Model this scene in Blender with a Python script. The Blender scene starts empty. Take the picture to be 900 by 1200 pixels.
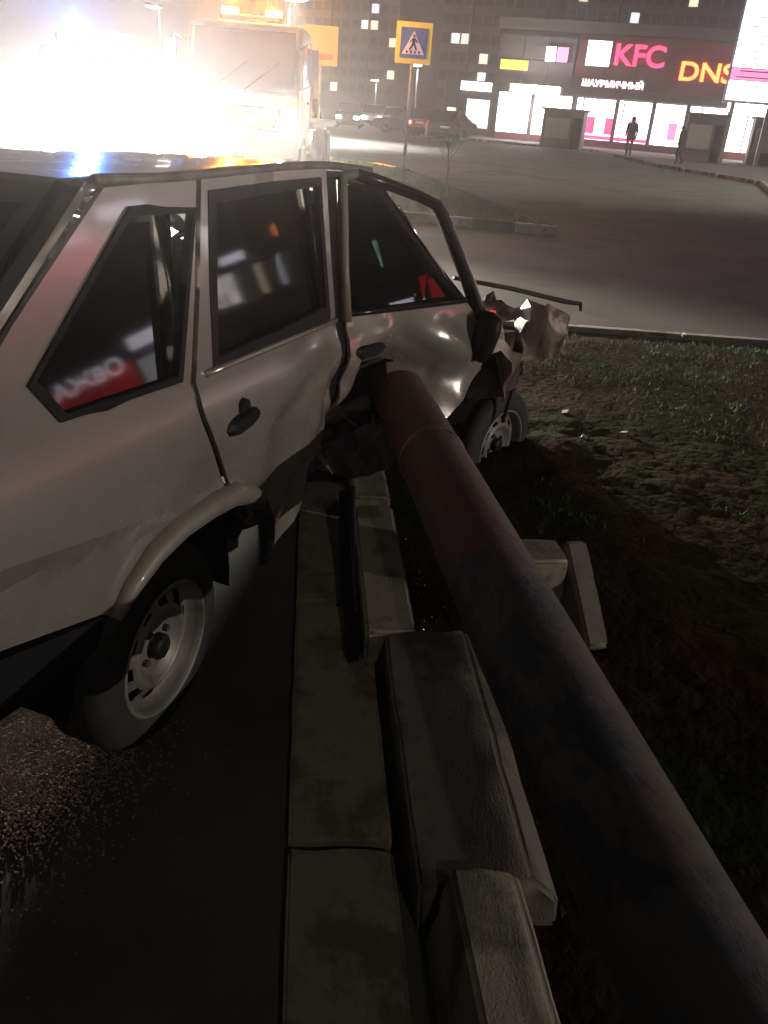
import bpy, bmesh, math, random
from mathutils import Vector, Matrix, noise
from mathutils.geometry import delaunay_2d_cdt
random.seed(7)
S = bpy.context.scene
C = S.collection
R = math.radians
PI = math.pi

# ------------------------------------------------------------------ camera, world, light, exposure
CAM = Vector((-1.4993, -1.7774, 1.5297))
cd = bpy.data.cameras.new('camera'); cam = bpy.data.objects.new('camera', cd); C.objects.link(cam)
cam.matrix_world = Matrix.Translation(CAM) @ Matrix.Rotation(R(-74.2), 4, 'Z') @ Matrix.Rotation(R(64.2), 4, 'X') @ Matrix.Rotation(R(4.8), 4, 'Z')
cd.sensor_fit = 'VERTICAL'; cd.sensor_height = 36; cd.lens = 982.0 / 1200 * 36
cd.clip_start = 0.02; cd.clip_end = 2000
S.camera = cam
W = bpy.data.worlds.new('World'); S.world = W; W.use_nodes = True
wn = W.node_tree.nodes; wl = W.node_tree.links
sky = wn.new('ShaderNodeTexSky'); sky.sky_type = 'NISHITA'; sky.sun_disc = False
sky.sun_elevation = R(-3.5); sky.sun_rotation = R(200); sky.air_density = 2.0; sky.dust_density = 4.0
wn['Background'].inputs['Strength'].default_value = 0.10
wl.new(sky.outputs['Color'], wn['Background'].inputs['Color'])
S.view_settings.view_transform = 'Standard'; S.view_settings.look = 'None'
S.view_settings.gamma = 1; S.view_settings.use_curve_mapping = False; S.view_settings.exposure = 0.0
S.cycles.use_denoising = True; S.cycles.max_bounces = 6; S.cycles.diffuse_bounces = 3
S.cycles.glossy_bounces = 4; S.cycles.transparent_max_bounces = 12; S.cycles.volume_bounces = 0
S.cycles.sample_clamp_indirect = 4.0
S.cycles.use_light_tree = True

# ------------------------------------------------------------------ materials
def mat(name, col, rough=0.6, metal=0.0, var=0.25, scale=6.0, bump=0.0, bscale=40.0, coat=0.0, col2=None, c2scale=3.0, c2lo=0.5, c2hi=0.62, spec=0.5):
    m = bpy.data.materials.new(name); m.use_nodes = True
    nt = m.node_tree; b = nt.nodes['Principled BSDF']
    tc = nt.nodes.new('ShaderNodeTexCoord')
    n = nt.nodes.new('ShaderNodeTexNoise'); n.inputs['Scale'].default_value = scale; n.inputs['Detail'].default_value = 6
    nt.links.new(tc.outputs['Object'], n.inputs['Vector'])
    mx = nt.nodes.new('ShaderNodeMix'); mx.data_type = 'RGBA'
    mx.inputs['A'].default_value = [c * (1 - var) for c in col] + [1]
    mx.inputs['B'].default_value = [min(1, c * (1 + var)) for c in col] + [1]
    nt.links.new(n.outputs['Fac'], mx.inputs['Factor'])
    out = mx.outputs['Result']
    if col2 is not None:
        n2 = nt.nodes.new('ShaderNodeTexNoise'); n2.inputs['Scale'].default_value = c2scale; n2.inputs['Detail'].default_value = 8; n2.inputs['Roughness'].default_value = 0.65
        nt.links.new(tc.outputs['Object'], n2.inputs['Vector'])
        mr = nt.nodes.new('ShaderNodeMapRange'); mr.inputs['From Min'].default_value = c2lo; mr.inputs['From Max'].default_value = c2hi
        nt.links.new(n2.outputs['Fac'], mr.inputs['Value'])
        m2 = nt.nodes.new('ShaderNodeMix'); m2.data_type = 'RGBA'
        nt.links.new(mr.outputs['Result'], m2.inputs['Factor']); nt.links.new(out, m2.inputs['A']); m2.inputs['B'].default_value = list(col2) + [1]
        out = m2.outputs['Result']
    nt.links.new(out, b.inputs['Base Color'])
    b.inputs['Roughness'].default_value = rough; b.inputs['Metallic'].default_value = metal
    b.inputs['Specular IOR Level'].default_value = spec
    if coat: b.inputs['Coat Weight'].default_value = coat; b.inputs['Coat Roughness'].default_value = 0.06
    if bump:
        nb = nt.nodes.new('ShaderNodeTexNoise'); nb.inputs['Scale'].default_value = bscale; nb.inputs['Detail'].default_value = 8
        nt.links.new(tc.outputs['Object'], nb.inputs['Vector'])
        bp = nt.nodes.new('ShaderNodeBump'); bp.inputs['Strength'].default_value = bump; bp.inputs['Distance'].default_value = 0.02
        nt.links.new(nb.outputs['Fac'], bp.inputs['Height']); nt.links.new(bp.outputs['Normal'], b.inputs['Normal'])
    m['out'] = 0
    return m
def emit(name, col, strength, var=0.0, scale=3.0):
    m = bpy.data.materials.new(name); m.use_nodes = True
    nt = m.node_tree; b = nt.nodes['Principled BSDF']
    b.inputs['Base Color'].default_value = list(col) + [1]
    b.inputs['Emission Color'].default_value = list(col) + [1]; b.inputs['Emission Strength'].default_value = strength
    if var:
        tc = nt.nodes.new('ShaderNodeTexCoord'); n = nt.nodes.new('ShaderNodeTexNoise'); n.inputs['Scale'].default_value = scale
        nt.links.new(tc.outputs['Object'], n.inputs['Vector'])
        mr = nt.nodes.new('ShaderNodeMapRange'); mr.inputs['From Min'].default_value = 0.3; mr.inputs['From Max'].default_value = 0.7
        mr.inputs['To Min'].default_value = strength * (1 - var); mr.inputs['To Max'].default_value = strength * (1 + var)
        nt.links.new(n.outputs['Fac'], mr.inputs['Value']); nt.links.new(mr.outputs['Result'], b.inputs['Emission Strength'])
    return m
def glass(name, tint, rough=0.02, base=0.04):
    m = bpy.data.materials.new(name); m.use_nodes = True
    nt = m.node_tree; nt.nodes.remove(nt.nodes['Principled BSDF'])
    o = nt.nodes['Material Output']
    t = nt.nodes.new('ShaderNodeBsdfTransparent'); t.inputs['Color'].default_value = list(tint) + [1]
    g = nt.nodes.new('ShaderNodeBsdfGlossy'); g.inputs['Roughness'].default_value = rough
    lw = nt.nodes.new('ShaderNodeFresnel'); lw.inputs['IOR'].default_value = 1.5
    mx = nt.nodes.new('ShaderNodeMixShader')
    nt.links.new(lw.outputs['Fac'], mx.inputs['Fac']); nt.links.new(t.outputs['BSDF'], mx.inputs[1]); nt.links.new(g.outputs['BSDF'], mx.inputs[2])
    nt.links.new(mx.outputs['Shader'], o.inputs['Surface'])
    return m
M = {}
M['asphalt'] = mat('asphalt', (.118, .120, .108), .9, var=.35, scale=1.2, bump=.22, bscale=260, col2=(.085, .08, .07), c2scale=.5, spec=.15)
M['soil'] = mat('soil', (.036, .025, .016), 1.0, var=.5, scale=3, bump=.6, bscale=30, col2=(.022, .028, .012), c2scale=.9, c2lo=.44, c2hi=.6, spec=.02)
M['grass'] = mat('grass', (.050, .105, .022), .8, var=.5, scale=4, spec=.2)
M['lawn'] = mat('lawn', (.045, .11, .022), .95, var=.6, scale=8, bump=1.0, bscale=50, spec=.1)
M['concrete'] = mat('concrete', (.30, .27, .225), .9, var=.25, scale=7, bump=.25, bscale=190, col2=(.13, .115, .09), c2scale=5)
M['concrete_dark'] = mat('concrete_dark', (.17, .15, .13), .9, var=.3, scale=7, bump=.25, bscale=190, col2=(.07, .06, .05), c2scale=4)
M['lit_strip'] = mat('lit_strip', (.30, .27, .225), .9, var=.3, scale=9, bump=.3, bscale=80, col2=(.17, .15, .12), c2scale=6)  # paler than the asphalt, so the light on the strip is in the colour
M['white_paint'] = mat('white_paint', (.8, .78, .74), .8, var=.12, scale=9, bump=.3, col2=(.35, .33, .3), c2scale=6, c2lo=.55, c2hi=.7)
M['dark_paint'] = mat('dark_paint', (.05, .055, .06), .8, var=.3, bump=.3)
M['paint'] = mat('car_paint', (.52, .475, .45), .25, metal=.55, var=.06, scale=5, coat=.9, bump=.010, bscale=9, col2=(.40, .36, .33), c2scale=2.2, c2lo=.52, c2hi=.75)
def add_mud(m):
    nt = m.node_tree; b = nt.nodes['Principled BSDF']; src = b.inputs['Base Color'].links[0].from_socket
    tc = nt.nodes.new('ShaderNodeTexCoord'); sx = nt.nodes.new('ShaderNodeSeparateXYZ'); nt.links.new(tc.outputs['Object'], sx.inputs[0])
    n = nt.nodes.new('ShaderNodeTexNoise'); n.inputs['Scale'].default_value = 16; n.inputs['Detail'].default_value = 9; n.inputs['Roughness'].default_value = .75; nt.links.new(tc.outputs['Object'], n.inputs['Vector'])
    a = nt.nodes.new('ShaderNodeMath'); a.operation = 'MULTIPLY_ADD'; a.inputs[1].default_value = -.9; nt.links.new(n.outputs['Fac'], a.inputs[0]); nt.links.new(sx.outputs['Z'], a.inputs[2])
    r = nt.nodes.new('ShaderNodeMapRange'); r.inputs['From Min'].default_value = .30; r.inputs['From Max'].default_value = -.25; r.inputs['To Max'].default_value = .7; nt.links.new(a.outputs[0], r.inputs['Value'])
    x = nt.nodes.new('ShaderNodeMix'); x.data_type = 'RGBA'; x.inputs['B'].default_value = (.13, .105, .085, 1); nt.links.new(r.outputs[0], x.inputs['Factor']); nt.links.new(src, x.inputs['A']); nt.links.new(x.outputs['Result'], b.inputs['Base Color'])
    q = nt.nodes.new('ShaderNodeMath'); q.operation = 'MULTIPLY_ADD'; q.inputs[1].default_value = .5; q.inputs[2].default_value = .25; nt.links.new(r.outputs[0], q.inputs[0]); nt.links.new(q.outputs[0], b.inputs['Roughness'])
add_mud(M['paint'])
M['paint_dirty'] = mat('dirty_paint', (.25, .22, .195), .55, metal=.2, var=.2, scale=14, coat=.2, bump=.05, bscale=30, col2=(.15, .12, .10), c2scale=5, c2lo=.5, c2hi=.66)
M['torn'] = mat('torn_metal', (.22, .165, .15), .5, metal=.5, var=.25, scale=12, bump=.2, bscale=30, col2=(.07, .045, .04), c2scale=6, c2lo=.5, c2hi=.6)
M['rubber'] = mat('rubber', (.018, .018, .018), .75, var=.3, scale=10, bump=.15, bscale=50, col2=(.05, .043, .036), c2scale=4, c2lo=.52, c2hi=.75)
M['black'] = mat('black_plastic', (.012, .012, .013), .5, var=.3, scale=8, bump=.05, spec=.2)
M['black_gloss'] = mat('black_trim', (.012, .012, .013), .25, var=.2, scale=8)
M['shadow_black'] = mat('painted_shadow', (.010, .010, .011), .8, var=.3, scale=8, bump=.1, spec=.1)  # near black, used for the painted shadow beside the car
M['bar_blue'] = mat('bluish_grey', (.022, .023, .03), .4, var=.3, scale=8, bump=.1, col2=(.07, .07, .085), c2scale=7, c2lo=.6, c2hi=.8)
M['steel_rim'] = mat('steel_rim', (.22, .205, .19), .5, metal=.35, var=.15, scale=14, bump=.06, col2=(.12, .10, .085), c2scale=9, c2lo=.52, c2hi=.68)
M['dark'] = mat('dark_cavity', (.010, .009, .009), .95, var=.2, spec=.03)
M['seat'] = mat('seat_cloth', (.035, .033, .034), .9, var=.3, scale=20, bump=.3, bscale=200)
M['engine'] = mat('engine_metal', (.08, .07, .065), .6, metal=.5, var=.5, scale=10, bump=.3)
M['chrome'] = mat('chrome', (.6, .6, .6), .15, metal=1, var=.1)
M['galv'] = mat('galvanised', (.32, .33, .34), .5, metal=.6, var=.15, scale=8)
M['skin'] = mat('skin', (.5, .33, .25), .6)
M['coat'] = mat('coat_cloth', (.025, .025, .03), .9)
M['bark'] = mat('bark', (.09, .075, .06), .9, bump=.5)
M['facade_red'] = mat('facade_red', (.20, .05, .055), .6, var=.15)
M['facade_grey'] = mat('facade_grey', (.11, .10, .10), .7, var=.2)
M['tower'] = mat('tower_wall', (.13, .11, .105), .85, var=.12, scale=.4)
M['kiosk'] = mat('kiosk_wall', (.10, .095, .095), .6, var=.2)
M['beige'] = mat('cab_paint', (.30, .19, .09), .4, var=.08, coat=.4)
M['orange_paint'] = mat('orange_paint', (.55, .20, .04), .4, var=.1, coat=.4)
M['van_paint'] = mat('van_paint', (.10, .10, .12), .4, var=.1, coat=.4)
M['sign_yellow'] = mat('sign_yellow', (.72, .74, .05), .5, var=.06)
M['sign_blue'] = mat('sign_blue', (.035, .09, .34), .5, var=.06)
M['sign_white'] = mat('sign_white', (.8, .8, .8), .5, var=.05)
M['sign_pale'] = mat('sign_pale', (.55, .42, .40), .6, var=.1)
M['glass_tint'] = glass('tinted_glass', (.035, .035, .035), .045)
M['glass'] = glass('clear_glass', (.55, .58, .56))
M['pane_dark'] = mat('dark_pane', (.02, .02, .025), .12, var=.2)
M['litter'] = mat('litter_white', (.6, .58, .55), .7)
M['stone'] = mat('gravel_stone', (.30, .23, .195), .85, var=.5, scale=8, bump=.4)
M['paver'] = mat('paver', (.13, .12, .11), .85, var=.25, scale=2, bump=.3)
M['head_e'] = emit('headlamp_light', (1, .93, .82), 90)
M['head_far'] = emit('distant_headlamp', (1, .95, .88), 120)
M['tail_e'] = emit('tail_light', (1, .06, .05), 45)
M['amber_e'] = emit('amber_light', (1, .36, .03), 35)
M['blue_e'] = emit('beacon_light', (.12, .3, 1), 40)
M['street_e'] = emit('street_lamp_light', (1, .96, .93), 120)
M['street_far'] = emit('distant_lamp_light', (1, .93, .85), 60)
M['shop_e'] = emit('shop_light', (1, .93, .88), 4.0, .5, .9)
M['shop_pink'] = emit('shop_light_pink', (1, .86, .92), 5.0, .35, .8)
M['awning_e'] = emit('awning_light', (1, .90, .93), 9.0, .25, .8)
M['kfc_e'] = emit('neon_pink', (1, .05, .16), 2.6)
M['dns_e'] = emit('neon_orange', (1, .22, .05), 4.0)
M['amber_sign'] = emit('sign_amber', (1, .30, .05), 3.5)
M['white_e'] = emit('lightbox_white', (.93, .88, 1), 5.0)
M['pink_e'] = emit('lightbox_pink', (.9, .25, .5), 1.5)
M['green_e'] = emit('lit_window_green', (.62, 1, .80), 2.2, .6, 1.5)
M['red_e'] = emit('fascia_red', (1, .035, .05), 1.5, .4, .5)
M['red_dim'] = emit('facade_glow_red', (.6, .05, .06), .35)
M['win_warm'] = emit('lit_window', (1, .85, .62), 1.8)
M['win_cool'] = emit('lit_window_cool', (.9, .92, 1), 1.8)

# ------------------------------------------------------------------ helpers
def link(name, me, m, parent=None, smooth=False):
    o = bpy.data.objects.new(name, me); C.objects.link(o)
    if m is not None and not me.materials: me.materials.append(m)
    if parent is not None: o.parent = parent
    if smooth:
        for p in me.polygons: p.use_smooth = True
    return o
def tag(o, label, cat, group=None):
    o['label'] = label; o['category'] = cat
    if group: o['group'] = group
    return o
def thing(name, label, cat, loc=(0, 0, 0), rz=0.0, group=None):
    o = bpy.data.objects.new(name, None); C.objects.link(o); o.location = loc; o.rotation_euler = (0, 0, rz)
    o.empty_display_size = .2
    return tag(o, label, cat, group)
def kind(o, k):
    o['kind'] = k; return o
def copy_tree(o, parent=None):
    c = o.copy(); C.objects.link(c); c.parent = parent
    for ch in list(o.children): copy_tree(ch, c)
    return c
class MB:
    def __init__(s): s.v = []; s.f = []; s.mi = []
    def add(s, vs, fs, m=0):
        n = len(s.v); s.v += [tuple(p) for p in vs]; s.f += [tuple(i + n for i in f) for f in fs]; s.mi += [m] * len(fs); return s
    def box(s, c, d, rot=None, m=0):
        x, y, z = d[0] / 2, d[1] / 2, d[2] / 2
        vs = [Vector(p) for p in ((-x, -y, -z), (x, -y, -z), (x, y, -z), (-x, y, -z), (-x, -y, z), (x, -y, z), (x, y, z), (-x, y, z))]
        if rot is not None: vs = [rot @ p for p in vs]
        c = Vector(c)
        return s.add([p + c for p in vs], [(0, 3, 2, 1), (4, 5, 6, 7), (0, 1, 5, 4), (1, 2, 6, 5), (2, 3, 7, 6), (3, 0, 4, 7)], m)
    def tube(s, pts, r, n=8, caps=True, m=0):
        pts = [Vector(p) for p in pts]; rs = r if isinstance(r, (list, tuple)) else [r] * len(pts)
        vs = []; k = len(pts)
        up = None
        for i, p in enumerate(pts):
            t = (pts[min(i + 1, k - 1)] - pts[max(i - 1, 0)]).normalized()
            if up is None: up = Vector((0, 0, 1)) if abs(t.z) < .9 else Vector((1, 0, 0))
            a = t.cross(up).normalized(); b = a.cross(t).normalized(); up = b
            for j in range(n):
                th = 2 * PI * j / n; vs.append(p + a * math.cos(th) * rs[i] + b * math.sin(th) * rs[i])
        fs = [(i * n + j, i * n + (j + 1) % n, (i + 1) * n + (j + 1) % n, (i + 1) * n + j) for i in range(k - 1) for j in range(n)]
        if caps: fs += [tuple(range(n - 1, -1, -1)), tuple((k - 1) * n + j for j in range(n))]
        return s.add(vs, fs, m)
    def lathe(s, prof, n=32, mtx=None, skip=None, m=0):
        # profile (r, h): axis along local z
        vs = []
        for r, h in prof:
            for j in range(n):
                th = 2 * PI * j / n; p = Vector((r * math.cos(th), r * math.sin(th), h)); vs.append(mtx @ p if mtx else p)
        fs = []
        for i in range(len(prof) - 1):
            for j in range(n):
                if skip and skip(i, j): continue
                fs.append((i * n + j, i * n + (j + 1) % n, (i + 1) * n + (j + 1) % n, (i + 1) * n + j))
        return s.add(vs, fs, m)
    def prism(s, poly, axis, a, b, m=0):
        # 2D poly extruded between a and b along axis ('x': poly=(y,z), 'y': poly=(x,z), 'z': poly=(x,y))
        f = {'x': lambda p, t: (t, p[0], p[1]), 'y': lambda p, t: (p[0], t, p[1]), 'z': lambda p, t: (p[0], p[1], t)}[axis]
        n = len(poly); vs = [f(p, a) for p in poly] + [f(p, b) for p in poly]
        fs = [tuple(range(n)), tuple(range(2 * n - 1, n - 1, -1))] + [(i, i + n, (i + 1) % n + n, (i + 1) % n) for i in range(n)]
        return s.add(vs, fs, m)
    def build(s, name, m, parent=None, smooth=False, mats=None, warp=None):
        if warp: s.v = [tuple(warp(Vector(p))) for p in s.v]
        me = bpy.data.meshes.new(name); me.from_pydata(s.v, [], s.f); me.update()
        if mats:
            for q in mats: me.materials.append(q)
            for p, i in zip(me.polygons, s.mi): p.material_index = i
        b = bmesh.new(); b.from_mesh(me); bmesh.ops.recalc_face_normals(b, faces=b.faces); b.to_mesh(me); b.free()
        o = link(name, me, m, parent, smooth)
        return o
def inpoly(x, y, P):
    c = False; n = len(P); j = n - 1
    for i in range(n):
        xi, yi = P[i]; xj, yj = P[j]
        if (yi > y) != (yj > y) and x < (xj - xi) * (y - yi) / (yj - yi) + xi: c = not c
        j = i
    return c
def dens(P, step):
    out = []; n = len(P)
    for i in range(n):
        a = Vector(P[i]); b = Vector(P[(i + 1) % n]); k = max(1, int((b - a).length / step))
        out += [tuple(a + (b - a) * t / k) for t in range(k)]
    return out
def edgedist(x, y, P):
    best = 9; n = len(P); p = Vector((x, y))
    for i in range(n):
        a = Vector(P[i]); b = Vector(P[(i + 1) % n]); d = b - a
        t = max(0, min(1, (p - a).dot(d) / max(1e-9, d.length_squared))); best = min(best, (a + d * t - p).length)
    return best
def panel(name, outline, holes, f3, m, parent, step=.05, thick=.012, smooth=True, lines=(), split=38):
    rings = [dens(outline, step)] + [dens(h, step) for h in holes]
    V = []; Eg = []
    for r in rings:
        n0 = len(V); V += r; Eg += [(n0 + i, n0 + (i + 1) % len(r)) for i in range(len(r))]
    for ln in lines:
        L = []
        for a, b in zip(ln, ln[1:]):
            k = max(1, int(math.hypot(b[0] - a[0], b[1] - a[1]) / step)); L += [(a[0] + (b[0] - a[0]) * t / k, a[1] + (b[1] - a[1]) * t / k) for t in range(k)]
        L.append(ln[-1]); n0 = len(V); V += L; Eg += [(n0 + i, n0 + i + 1) for i in range(len(L) - 1)]
    xs = [p[0] for p in outline]; ys = [p[1] for p in outline]
    y = min(ys) + step / 2; row = 0
    while y < max(ys):
        x = min(xs) + (step / 2 if row % 2 else 0)
        while x < max(xs):
            if inpoly(x, y, outline) and not any(inpoly(x, y, h) for h in holes) and all(edgedist(x, y, r) > step * .45 for r in [outline] + holes + [list(l) for l in lines]): V.append((x, y))
            x += step
        y += step * .87; row += 1
    v2, e2, f2, _, _, _ = delaunay_2d_cdt([Vector(p) for p in V], Eg, [], 0, 1e-5)
    fs = []
    for f in f2:
        cx = sum(v2[i][0] for i in f) / len(f); cy = sum(v2[i][1] for i in f) / len(f)
        if inpoly(cx, cy, outline) and not any(inpoly(cx, cy, h) for h in holes): fs.append(tuple(f))
    me = bpy.data.meshes.new(name); me.from_pydata([tuple(f3(p[0], p[1])) for p in v2], [], fs); me.update()
    o = link(name, me, m, parent, smooth)
    if thick:
        sm = o.modifiers.new('thickness', 'SOLIDIFY'); sm.thickness = thick; sm.offset = 0
        es = o.modifiers.new('edges', 'EDGE_SPLIT'); es.split_angle = R(split)
    return o
def text_mesh(name, txt, size, m, parent, mtx, depth=.03, squash=1.0):
    cu = bpy.data.curves.new(name, 'FONT'); cu.body = txt; cu.size = size; cu.extrude = depth; cu.align_x = 'CENTER'; cu.offset = size * .018
    t = bpy.data.objects.new(name, cu); C.objects.link(t)
    dg = bpy.context.evaluated_depsgraph_get(); dg.update()
    me = bpy.data.meshes.new_from_object(t.evaluated_get(dg)); bpy.data.objects.remove(t)
    me.transform(mtx @ Matrix.Diagonal((squash, 1, 1, 1))); me.materials.clear(); me.name = name
    return link(name, me, m, parent)
def smooth01(t): t = max(0., min(1., t)); return t * t * (3 - 2 * t)

# ------------------------------------------------------------------ ground: road, verge, island, far pavement
KO = Vector((-.10, -1.86, 0)); KU = Vector((.9258, .378, 0)); KV = Vector((.378, -.9258, 0))   # kerb line frame
def K(a, b, z=0): return KO + KU * a + KV * b + Vector((0, 0, z))
KANG = math.atan2(KU.y, KU.x)
mb = MB(); mb.add([(-150, -250, 0), (400, -250, 0), (400, 250, 0), (-150, 250, 0)], [(0, 1, 2, 3)]); kind(mb.build('road', M['asphalt']), 'structure')
A1 = 5.26
def fb(x, y, s, o=4): return noise.fractal(Vector((x * s, y * s, 3.7)), 1.0, 2.0, o)
def soil_z(a, b):
    k = .15 + .85 * smooth01((1.9 - a) / 1.5)
    z = .045 + .012 * fb(a, b, .9) + .010 * k * fb(a, b, 3.2) + .006 * k * fb(a, b, 10) + .006 * fb(a + 9, b, 26)
    z += .018 * smooth01((1.2 - abs(a - 2.6)) / 1.2) * smooth01((1.0 - abs(b - .8)) / 1.) * (1 + fb(a, b, 4))
    e = smooth01((A1 - a) / .5) * (.35 + .65 * smooth01((b + .33) / .5))
    return max(.012, .02 + (z - .02) * e)
def build_soil():
    aa = [-6 + i * .1 for i in range(50)] + [-1 + i * .028 for i in range(143)]; aa = [a for a in aa if a < 3.0] + [3.0 + i * .05 for i in range(46)]
    aa = [a for a in aa if a < A1] + [A1]
    bb = [-.30 + i * .028 for i in range(84)] + [2.06 + i * .06 for i in range(40)] + [4.5 + i * .25 for i in range(40)]
    vs = [K(a, b, soil_z(a, b)) for a in aa for b in bb]; nb = len(bb)
    fs = [(i * nb + j, i * nb + j + 1, (i + 1) * nb + j + 1, (i + 1) * nb + j) for i in range(len(aa) - 1) for j in range(nb - 1)]
    mb = MB(); mb.add(vs, fs); return mb.build('soil_verge', M['soil'], smooth=True)
kind(build_soil(), 'structure')
# sparse grass on the verge: stuff
def grass_blades(name, spots, h, m):
    mb = MB()
    for (p, k) in spots:
        for _ in range(k):
            q = p + Vector((random.gauss(0, .03), random.gauss(0, .03), 0)); an = random.uniform(0, PI); w = Vector((math.cos(an), math.sin(an), 0)) * .003
            t = Vector((random.gauss(0, .5), random.gauss(0, .5), 1)).normalized() * h * random.uniform(.4, 1.2)
            mb.add([q - w, q + w, q + t], [(0, 1, 2)])
    return kind(mb.build(name, m), 'stuff')
sp = []
for _ in range(5200):
    a = random.uniform(-.5, A1 - .05); b = random.uniform(.1, 6.5)
    dn = fb(a + 4, b, .8) + .22 * (a - 2.6)
    if dn > random.uniform(-.1, .5): sp.append((K(a, b, soil_z(a, b) - .006), 7))
grass_blades('verge_grass', sp, .04, M['grass'])
# soil clods and stones on the verge: stuff
def pebbles(name, pts, m, flat=.7):
    mb = MB()
    base = [(1, 0, 0), (-1, 0, 0), (0, 1, 0), (0, -1, 0), (0, 0, 1), (0, 0, -1)]
    fc = [(0, 2, 4), (2, 1, 4), (1, 3, 4), (3, 0, 4), (2, 0, 5), (1, 2, 5), (3, 1, 5), (0, 3, 5)]
    for p, r in pts:
        q = Matrix.Rotation(random.uniform(0, 6.28), 3, Vector((random.gauss(0, 1), random.gauss(0, 1), random.gauss(0, 1))).normalized())
        vs = []
        for b in base:
            w = q @ (Vector(b) * r * random.uniform(.65, 1.15)); w.z *= flat; vs.append(Vector(p) + w)
        mb.add(vs, fc)
    return kind(mb.build(name, m), 'stuff')
pts = []
for _ in range(1500):
    a = random.uniform(-1.5, A1 - .2); b = random.uniform(-.05, 4.2) if random.random() > .3 else random.uniform(-.3, .5)
    pts.append((K(a, b, soil_z(a, b)), random.choice((.006, .008, .01, .012, .016, .022)) * random.uniform(.5, 1.0)))
pebbles('soil_clods', pts, M['soil'])
pts = []
for _ in range(34000):
    x = random.gauss(-.24, .14); y = random.gauss(-.42, .15)
    pts.append(((x, y, .003), random.uniform(.002, .0052)))
pebbles('gravel', pts, M['stone'])
# glass crumbs glittering by the kerb: stuff
pts = [(K(random.gauss(1.25, .35), random.gauss(-.12, .12), .075), random.uniform(.002, .005)) for _ in range(160)]
pebbles('glass_crumbs', pts, M['chrome'])

# kerb stones, pale slabs standing in for a lit strip of asphalt
def stone(name, d, m, label=None, cat='kerb stone', group=None, bev=.010, rough=.008, chamfer=0, seed=0, parent=None):
    b = bmesh.new(); bmesh.ops.create_cube(b, size=1); bmesh.ops.scale(b, vec=d, verts=b.verts)
    if chamfer:
        e = [e for e in b.edges if all(v.co.z > 0 and v.co.y < 0 for v in e.verts)]
        bmesh.ops.bevel(b, geom=e, offset=chamfer, segments=1, affect='EDGES')
    bmesh.ops.bevel(b, geom=list(b.edges), offset=bev, segments=3, affect='EDGES')
    bmesh.ops.triangulate(b, faces=b.faces)
    for _ in range(3):
        L = [e for e in b.edges if e.calc_length() > .06]
        if L: bmesh.ops.subdivide_edges(b, edges=L, cuts=1)
        bmesh.ops.triangulate(b, faces=b.faces)
    for v in b.verts:
        q = v.co * 9 + Vector((seed * 7.3, 0, 0)); v.co += v.co.normalized() * rough * noise.fractal(q, 1, 2, 4)
        c = abs(v.co.x) / (d[0] / 2) > .9
        if c and noise.noise(v.co * 14 + Vector((seed, 3, 1))) > .15: v.co -= v.co.normalized() * .006
    me = bpy.data.meshes.new(name); b.to_mesh(me); b.free()
    o = link(name, me, m, parent, True)
    es = o.modifiers.new('edges', 'EDGE_SPLIT'); es.split_angle = R(50)
    if label: tag(o, label, cat, group)
    return o
def place(o, p, rz=0, rx=0, ry=0):
    o.location = p; o.rotation_euler = (rx, ry, rz); return o
kg = 'concrete kerb stones along the parking edge'
place(stone('kerb_stone', (.86, .15, .26), M['concrete'], 'pale kerb stone under the smashed doors, lit along its top', group=kg, seed=1), K(1.20, -.325, .022), KANG)
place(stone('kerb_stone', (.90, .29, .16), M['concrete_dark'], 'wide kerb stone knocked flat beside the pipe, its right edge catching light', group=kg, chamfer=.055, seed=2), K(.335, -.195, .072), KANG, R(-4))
place(stone('kerb_stone', (1.0, .15, .30), M['concrete'], 'nearest kerb stone at the bottom of the photo, standing a little askew', group=kg, chamfer=.02, seed=3), K(-.62, -.225, .06), KANG + R(1.2), R(7))
place(stone('kerb_stone', (1.0, .15, .30), M['concrete'], 'kerb stone hidden in shadow beneath the front of the car', group=kg, seed=4), K(2.2, -.325, .0), KANG)
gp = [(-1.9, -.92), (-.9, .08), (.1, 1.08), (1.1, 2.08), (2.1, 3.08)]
ap = bpy.data.objects.new('lit_strip', None); C.objects.link(ap); kind(ap, 'structure')
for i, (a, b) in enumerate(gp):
    o = stone('lit_strip_slab', (b - a, .235, .09), M['lit_strip'], bev=.008, rough=.004, seed=10 + i, parent=ap)
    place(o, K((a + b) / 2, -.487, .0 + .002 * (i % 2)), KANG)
# broken kerb pieces behind the pipe
place(stone('concrete_block', (.30, .13, .28), M['concrete'], 'short concrete block set across the soil just behind the pipe', 'concrete block', seed=5), K(1.06, .10, .145), KANG - R(84), R(4))
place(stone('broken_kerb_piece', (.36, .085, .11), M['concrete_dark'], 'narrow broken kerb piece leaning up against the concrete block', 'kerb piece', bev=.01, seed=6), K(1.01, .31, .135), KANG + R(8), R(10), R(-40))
# far edge of the verge: thin kerb
kg2 = 'low kerb stones between the verge and the road'
for i in range(11):
    p0 = Vector((4.82, .44, 0)) + Vector((.318, -.948, 0)) * (i * 1.0 + .2)
    if i == 0: kb = stone('low_kerb', (.985, .10, .12), M['concrete'], seed=7); o = kb
    else: o = kb.copy(); C.objects.link(o)
    place(o, p0 + Vector((0, 0, .0)), math.atan2(-.948, .318)); tag(o, 'low concrete kerb stone in the row between the dark verge and the road', 'kerb stone', kg2)

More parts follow.
